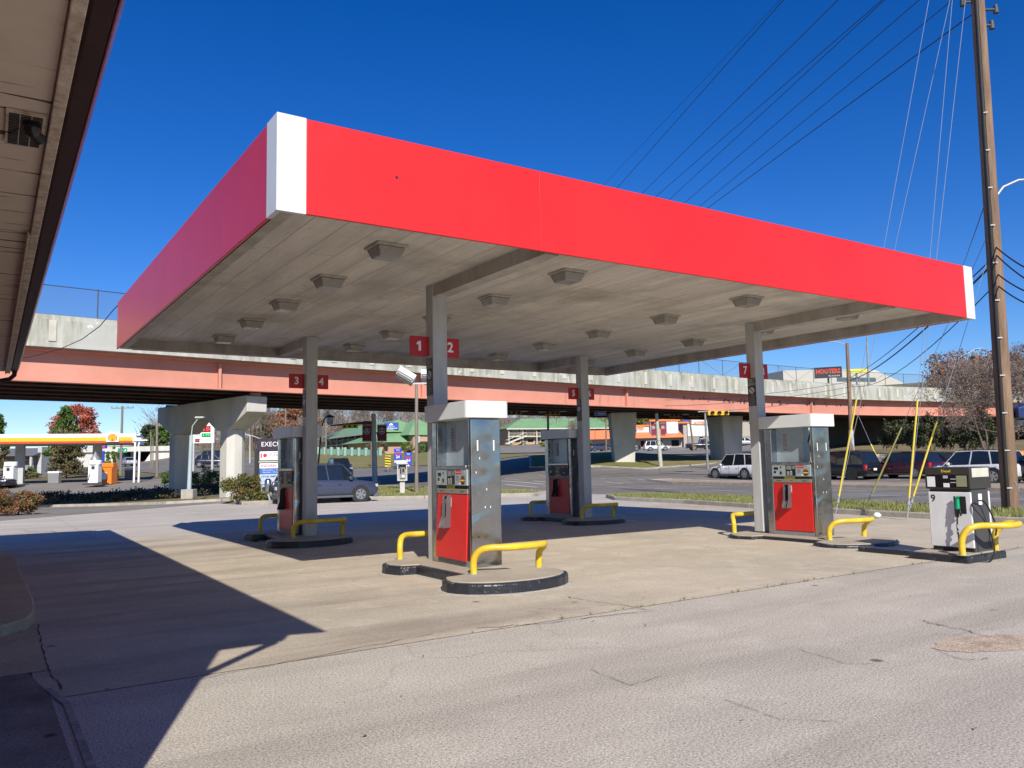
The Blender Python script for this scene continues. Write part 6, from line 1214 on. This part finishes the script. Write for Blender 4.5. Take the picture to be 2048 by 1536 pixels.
def shrub(name, lab, loc, rx, ry, h, seed, lm, n_=26, per=150, size=.05, grp=None, cat='bush', stems=True):
    r = random.Random(seed); t = thing(name, lab, cat, loc, 0, grp)
    if stems:
        m = MB().use(BARK)
        for k in range(9): a = r.random()*6.28; m.cyl((math.cos(a)*rx*.15, math.sin(a)*ry*.15, -.1), (math.cos(a)*rx*.6, math.sin(a)*ry*.6, h*.65), .02, .008, 5)
        m.build('stems', t)
    m = MB().use(lm); cs = []
    for k in range(n_):
        a = r.random()*6.28; q = math.sqrt(r.random())*.82; zz = h*(.16+.68*r.random()*(1-q*q*.55)); cs.append(((math.cos(a)*rx*q, math.sin(a)*ry*q, zz), (rx*.30, ry*.30, h*.20)))
    leafcloud(m, r, cs, per, size); m.build('foliage', t); return t
NAN = leaf_mat('nandina_leaves', [(.045,.09,.02),(.08,.14,.03),(.12,.16,.04),(.16,.12,.045),(.24,.07,.035),(.06,.10,.025)])
NANR = leaf_mat('nandina_red_leaves', [(.06,.08,.025),(.10,.11,.035),(.24,.075,.04),(.30,.09,.05),(.12,.10,.04),(.07,.09,.03)])
shrub('nandina_bush', 'green and red nandina bush in front of the twin pier and directory sign', ver(490, 1005, 36.8, .08), 1.22, 1.0, 1.42, 3, NAN, 34, 170, .055)
shrub('nandina_bush', 'reddish nandina bush at the left edge of the picture', ver(22, 1024, 31, .0), 1.25, 1.0, 1.12, 4, NANR, 34, 170, .05)
YG = leaf_mat('boxwood_leaves', [(.08,.13,.015),(.14,.19,.03),(.20,.22,.05),(.10,.14,.02)])
shrub('boxwood_bush', 'rounded yellow green bush seen between the twin pier columns', gt(405, 962, 64), 1.9, 1.4, 1.7, 5, YG, 26, 150, .07)
GCV = leaf_mat('groundcover_leaves', [(.03,.04,.02),(.06,.07,.03),(.09,.06,.035),(.05,.05,.03)])
r = random.Random(9); m = MB().use(GCV)
for k in range(150):
    x = r.uniform(-6, 14.5); y = r.uniform(44.5, 56); 
    if x > 10 and y < 47: continue
    leafcloud(m, r, [((x, y, terr(x, y)+.35), (.7,.6,.35))], 60, .09)
stuff(tag(m.build('ground_cover'), 'dark low shrubs filling the bed around the twin pier', 'ground cover'))
# grass tufts and fallen leaves on the verges
GB = leaf_mat('grass_blades', [(.10,.16,.03),(.16,.21,.05),(.24,.24,.09),(.30,.25,.12),(.12,.18,.035)])
def inside(x, y, P):
    c_ = False; n_ = len(P)
    for i in range(n_):
        (x1, y1), (x2, y2) = P[i], P[i-1]
        if (y1 > y) != (y2 > y) and x < (x2-x1)*(y-y1)/(y2-y1)+x1: c_ = not c_
    return c_
m = MB().use(GB); r = random.Random(12); n_ = 0
while n_ < 42000:
    x = r.uniform(16.8, 22.8); y = r.uniform(-6, 20)
    if n_ > 30000: x = r.uniform(7, 22.4); y = r.uniform(24, 40)
    if inside(x, y, vergeA if n_ <= 30000 else vergeB):
        n_ += 1; a = r.random()*3.14; w_ = .012; h_ = r.uniform(.04, .13)*(1.25 if r.random() < .1 else 1); z = terr(x, y)+.125; c_, s_ = math.cos(a)*w_, math.sin(a)*w_
        m.add([(x-c_, y-s_, z), (x+c_, y+s_, z), (x+r.uniform(-.04,.04), y+r.uniform(-.04,.04), z+h_)], [(0,1,2)])
stuff(tag(m.build('grass'), 'patchy short grass with dry blades on the roadside verges', 'grass'))
LIT = leaf_mat('fallen_leaves', [(.22,.11,.05),(.32,.18,.08),(.14,.08,.04),(.38,.26,.12)])
m = MB().use(LIT); r = random.Random(13)
for k in range(1500):
    q = r.random()
    if q < .55: x, y = r.uniform(7, 20), r.uniform(24.5, 30); z = (terr(x, y)+.15) if inside(x, y, vergeB) else .012
    elif q < .93: x, y = r.uniform(16.5, 19.5), r.uniform(-2, 15); z = .15 if inside(x, y, vergeA) else .015
    else: x, y = r.uniform(-2, 15), r.uniform(-5.5, 12); z = .012
    s = r.uniform(.012, .035) if q < .93 else r.uniform(.01, .022); a = r.random()*6.28; c_, s_ = math.cos(a)*s, math.sin(a)*s; m.add([(x-c_, y-s_, z), (x+s_*.6, y-c_*.6, z+.004), (x+c_, y+s_, z+.002), (x-s_*.6, y+c_*.6, z+.006)], [(0,1,2,3)])
stuff(tag(m.build('leaf_litter'), 'scattered brown fallen leaves along kerbs and concrete', 'leaves'))
def crown_tree(name, lab, loc, h, rx, seed, lm, shape='round', n_=40, per=90, size=.22, grp=None, trunk_h=.3):
    r = random.Random(seed); t = thing(name, lab, 'tree', loc, 0, grp); m = MB().use(BARK); m.cyl((0,0,-.5),(0,0,h*.8),h*.025,h*.006,8)
    cs = []
    for k in range(n_):
        f_ = r.random(); z = h*(trunk_h+(1-trunk_h)*f_*.95)
        rr_ = rx*((1-f_)**.75 if shape == 'cone' else math.sqrt(max(.02, 1-(2*f_-1)**2)) if shape == 'round' else (1-f_*.55)*(.6+.4*r.random()))
        a = r.random()*6.28; q = math.sqrt(r.random())*.85; c_ = (math.cos(a)*rr_*q, math.sin(a)*rr_*q, z); cs.append((c_, (rx*.26, rx*.26, h*.075)))
        if k % 3 == 0: m.cyl((0,0,z*.7), c_, h*.008, h*.002, 4, caps=False)
    m.build('trunk', t); m = MB().use(lm); leafcloud(m, r, cs, per, size); m.build('crown', t); return t
CED = leaf_mat('bronzed_cedar', [(.10,.09,.035),(.15,.12,.05),(.19,.14,.07),(.07,.075,.03),(.055,.07,.025)]); MAP_ = leaf_mat('red_maple', [(.32,.05,.035),(.42,.08,.04),(.25,.04,.05),(.45,.16,.05),(.36,.10,.08)]); GRN = leaf_mat('fresh_evergreen', [(.04,.09,.015),(.07,.13,.025),(.10,.15,.03),(.05,.10,.02)]); ARB = leaf_mat('arborvitae', [(.05,.12,.015),(.09,.17,.03),(.12,.19,.03)]); OAK = leaf_mat('rusty_oak', [(.22,.09,.045),(.30,.14,.07),(.17,.08,.05),(.24,.12,.06)])
crown_tree('cedar_tree', 'broad bronzed green cedar behind the far station canopy', gt(132, 948, 88), 5.6, 2.6, 21, CED, 'oval', 60, 130, .14, None, .08)
crown_tree('cedar_tree', 'green pointed cedar top in front of the red maple', gt(128, 944, 96), 8.2, 2.6, 22, GRN, 'cone', 46, 120, .17, None, .3)
crown_tree('maple_tree', 'red autumn maple rising above the far station canopy', gt(150, 940, 118), 9.6, 4.0, 23, MAP_, 'round', 70, 110, .20, None, .35)
crown_tree('cedar_tree', 'dark green cedar at the left edge above the far station', gt(-8, 944, 84), 6.9, 1.9, 24, GRN, 'cone', 40, 110, .16, None, .2)
crown_tree('cedar_tree', 'bronzed cedar at the left edge under the far station canopy', gt(-2, 948, 78), 3.4, 1.5, 25, CED, 'oval', 30, 90, .12, None, .1)
crown_tree('arborvitae', 'left arborvitae between orange bin and leaning pole', gt(215, 947, 84), 2.75, .62, 26, ARB, 'cone', 26, 90, .09, 'arborvitae pair', .03)
crown_tree('arborvitae', 'right taller arborvitae beside the leaning pole', gt(226, 947, 85), 3.4, .66, 27, ARB, 'cone', 28, 90, .09, 'arborvitae pair', .03)
for k, (px_, d_, rx, h_, lm, lab) in enumerate(((40,92,1.2,1.1,GRN,'left low green bush by the stone station shop'),(60,93,1.0,1.5,ARB,'clipped green bush by the stone station shop'),(60,90,1.6,.8,CED,'low brownish bush before the station shop'),(1175,160,2.2,2.6,YG,'round green bush beside the blue hatchback'),(815,170,1.6,2.9,ARB,'columnar green shrub beside the motel pylon'),(843,172,1.4,2.8,ARB,'columnar green shrub at the motel lobby door'),(758,168,3.0,3.2,CED,'large olive bush left of the motel pylon'),(828,168,2.4,1.4,CED,'low brown bush before the motel lobby'),(1090,205,2.,1.6,YG,'small shrub at the foot of the right motel wing'),(345,66,1.4,1.6,GRN,'green bush behind the left pier column'))):
    shrub('shrub', lab, gt(px_, 0, d_), rx, rx*.8, h_, 40+k, lm, 14, 60, .10 if d_ < 120 else .16, 'distant shrubs')
crown_tree('oak_tree', 'rusty brown oak behind the twin pier and directory sign', gt(590, 900, 175), 11.5, 6.0, 28, OAK, 'round', 50, 90, .3, None, .15)
crown_tree('evergreen_tree', 'dark green tree right of the far underpass', gt(296, 905, 175), 7.2, 3.6, 29, DGL, 'round', 44, 90, .3, None, .15)
crown_tree('evergreen_tree', 'dark green tree left of the twin pier', gt(325, 905, 160), 6.2, 3.0, 30, GRN, 'round', 40, 90, .3, None, .15)
crown_tree('evergreen_tree', 'small green tree among the bare trees behind the twin pier', gt(530, 900, 205), 8.5, 4.0, 31, GRN, 'round', 36, 90, .3, None, .1)
crown_tree('evergreen_tree', 'bright green tree above the orange restaurant roof', gt(1288, 890, 235), 12.5, 6, 32, YG, 'round', 36, 90, .4, None, .2)
for k, (px_, d_, h_, lab) in enumerate(((505,170,14,'tall bare tree left of the twin arm lamps'),(470,178,13,'bare tree behind the right pier column'),(545,185,15,'tall bare tree behind the directory sign'),(640,200,15,'bare tree left of the motel ridge'),(690,235,17,'bare tree above the left motel wing'),(735,240,18,'bare tree above the motel behind the signal mast'),(1150,118,5.2,'small bare tree beside the round green bush'),(405,150,11,'bare tree behind the price sign'),(775,240,18,'bare tree above the motel pylon'))):
    bare_tree('bare_tree', lab, gt(px_, 905, d_), h_, 60+k, 3, 9, None, 0, .1, 1, .8, 'distant bare trees', .09*h_, .035 if h_ > 8 else .015)
# wooded hillsides
HT = leaf_mat('hill_twigs', [(.19,.15,.125),(.26,.21,.18),(.15,.115,.10),(.22,.15,.11),(.12,.10,.08)], .9); HB = leaf_mat('hill_brown_foliage', [(.20,.10,.065),(.26,.14,.09),(.16,.09,.06),(.12,.10,.05),(.22,.15,.10)], .9)
def wood(nm, lab, t0, t1, d0_, d1_, n_, hmin, hmax, seed, foliage=False, keep=1.):
    r = random.Random(seed); m = MB().use(HB if foliage else HT)
    for k in range(n_):
        t = r.uniform(t0, t1); d = r.uniform(d0_, d1_); x = CX+d*(DH.x+t*RH.x); y = CY+d*(DH.y+t*RH.y); z = terr(x, y)-.3; h = r.uniform(hmin, hmax)*(.92 if not foliage else 1)
        b_ = Vector((x, y, z)); m.cyl(b_, b_+Vector((r.uniform(-.6,.6), r.uniform(-.6,.6), h*.7)), .16, .07, 3, caps=False)
        for _ in range(84 if not foliage else 90):
            zz = h*r.uniform(.06, 1.0); rr_ = h*.30*math.sqrt(max(.06, 1-((zz/h-.62)/.42)**2)); a = r.random()*6.28; q = math.sqrt(r.random())*rr_; p = b_+Vector((math.cos(a)*q, math.sin(a)*q, zz))
            if foliage: u_ = rv(r)*.55; v_ = rv(r)*.4; m.add([p-u_, p+v_, p+u_, p-v_], [(0,1,2,3)])
            else: d_ = (Vector((math.cos(a), math.sin(a), 1.2))+rv(r)*.7).normalized()*r.uniform(1.2, 3.2); s = rv(r).normalized()*.085; m.add([p-s, p+s, p+d_], [(0,1,2)])
    return stuff(tag(m.build(nm), lab, 'wood'))
wood('bare_woodland', 'grey brown leafless woodland on the hill behind the motel', -.30, .14, 245, 400, 470, 10, 16, 5)
wood('bare_woodland', 'leafless trees behind the far road left of the motel', -.45, -.26, 185, 330, 120, 8, 13, 6)
wood('brown_woodland', 'reddish brown wooded hill above the right end of the overpass', .52, .80, 150, 330, 210, 8, 13, 8, True)
wood('brown_woodland', 'low brown trees behind the restaurant roof', .10, .30, 240, 380, 110, 8, 12, 9, True)
crown_tree('oak_tree', 'round dark brown tree above the parapet beside the bent arm lamp', gt(1905, 0, 190), 9.5, 4.6, 33, OAK, 'round', 44, 100, .3, None, .1)
for k, (px_, d_) in enumerate(((1790,74),(1830,72),(1865,70),(1900,70),(1935,68),(1965,66))): shrub('evergreen_shrub', ('leftmost','second','third','fourth','fifth','rightmost')[k]+' dark glossy shrub on the paved slope under the crape myrtle', gt(px_, 0, d_)+Vector((0,0,.6)), 1.7, 1.4, 3.0+.25*(k % 3), 80+k, DGL, 18, 90, .12, 'shrubs on the paved slope')
p = ver(2001, 902, 58, 1.0)
for k, (px_, lab) in enumerate(((2001,'orange traffic drum left of the big pole behind the white crossover'),(2042,'orange traffic drum right of the big pole'))):
    p = gt(px_, 0, 59-3*k); t = thing('traffic_drum', lab, 'traffic drum', p, 0, 'orange drums'); m = MB().use(ORNG); m.lathe([(.30,.0),(.28,.95),(.2,1.0),(0,1.0)], (0,0,.0), 14); m.build('body', t); m = MB().use(WHITE2); m.lathe([(.297,.3),(.291,.42)], (0,0,0), 14); m.build('stripe', t)
# litter near the guard and dropped cup
p = gz(1754, 1035, .02); m = MB().use(WHITE2); m.lathe([(.0,0),(.08,.01),(.11,.06),(.06,.12),(0,.13)], (0,0,0), 7); o = m.build('plastic_bag', loc=p); tag(o, 'crumpled white bag on the pad edge beyond pump seven', 'litter')
p = gz(180/5.487+480+2, 1082, .01); m = MB().use(GRN); r = random.Random(2); leafcloud(m, r, [((0,0,.04),(.16,.12,.04))], 24, .05); o = m.build('weed', loc=gz(512,1083,.01)); tag(o, 'small green weed at the foot of pump island three', 'plant')

P = [at(246,600,22), at(225,622,23), at(200,652,24.5), at(165,678,27), at(120,698,30), at(60,714,33), at(0,722,35)]
m = MB().use(CABLE); m.tube(P, .014, 5); tag(m.build('power_cable'), 'slack black cable drooping from the far left canopy corner across the parapet', 'wire')

# cracks and joints in the paving
CRK = pm('crack_dirt', (.07,.06,.05), .95, col2=(.12,.10,.08), scale=20); r = random.Random(77)
m = MB().use(CRK)
for pts, w_ in (([(1135,1195),(1200,1205),(1310,1222)],.010),([(1840,1240),(1870,1250),(1925,1259),(1990,1279)],.012),([(75,1250),(82,1290),(95,1340),(130,1388)],.014),([(50,1062),(120,1064),(180,1071)],.02),([(1180,1340),(1260,1372),(1330,1352)],.005),([(1600,1300),(1700,1330),(1760,1328)],.005),([(1870,1300),(1925,1322),(1985,1318)],.007),([(955,1258),(1100,1246),(1335,1219)],.012),([(1450,1400),(1560,1440),(1700,1448)],.005),([(380,1363),(640,1312),(900,1264)],.008)):
    Q = []
    for a, b_ in zip(pts, pts[1:]):
        for k in range(8): f_ = k/8; Q.append((lerp(a[0], b_[0], f_)+r.uniform(-3,3), lerp(a[1], b_[1], f_)+r.uniform(-1.5,1.5)))
    G = [gz(*q) for q in Q]
    for i, (a, b_) in enumerate(zip(G, G[1:])):
        d = (b_-a).normalized(); k_ = Vector((-d.y, d.x, 0))*w_*.5*r.uniform(.4, 1.3); z = Vector((0,0,.009+.0002*(i % 3))); m.add([a-k_+z, b_-k_+z, b_+k_+z, a+k_+z], [(0,1,2,3)])
struct(m.build('pavement_cracks'))
# dry weed tufts along the joint between pad and apron
m = MB().use(GB)
for k in range(46):
    x = r.uniform(1.5, 12.2); y = -1.13+r.uniform(-.03, .03); n_ = r.choice([3, 5, 12])
    for _ in range(n_): a = rv(r)*.05; m.add([(x-.004, y, .006), (x+.004, y, .006), (x+a.x, y+a.y, .02+abs(a.z)*1.2)], [(0,1,2)])
stuff(tag(m.build('joint_weeds'), 'tiny dry weeds growing in the joint before the pump pad', 'weeds'))
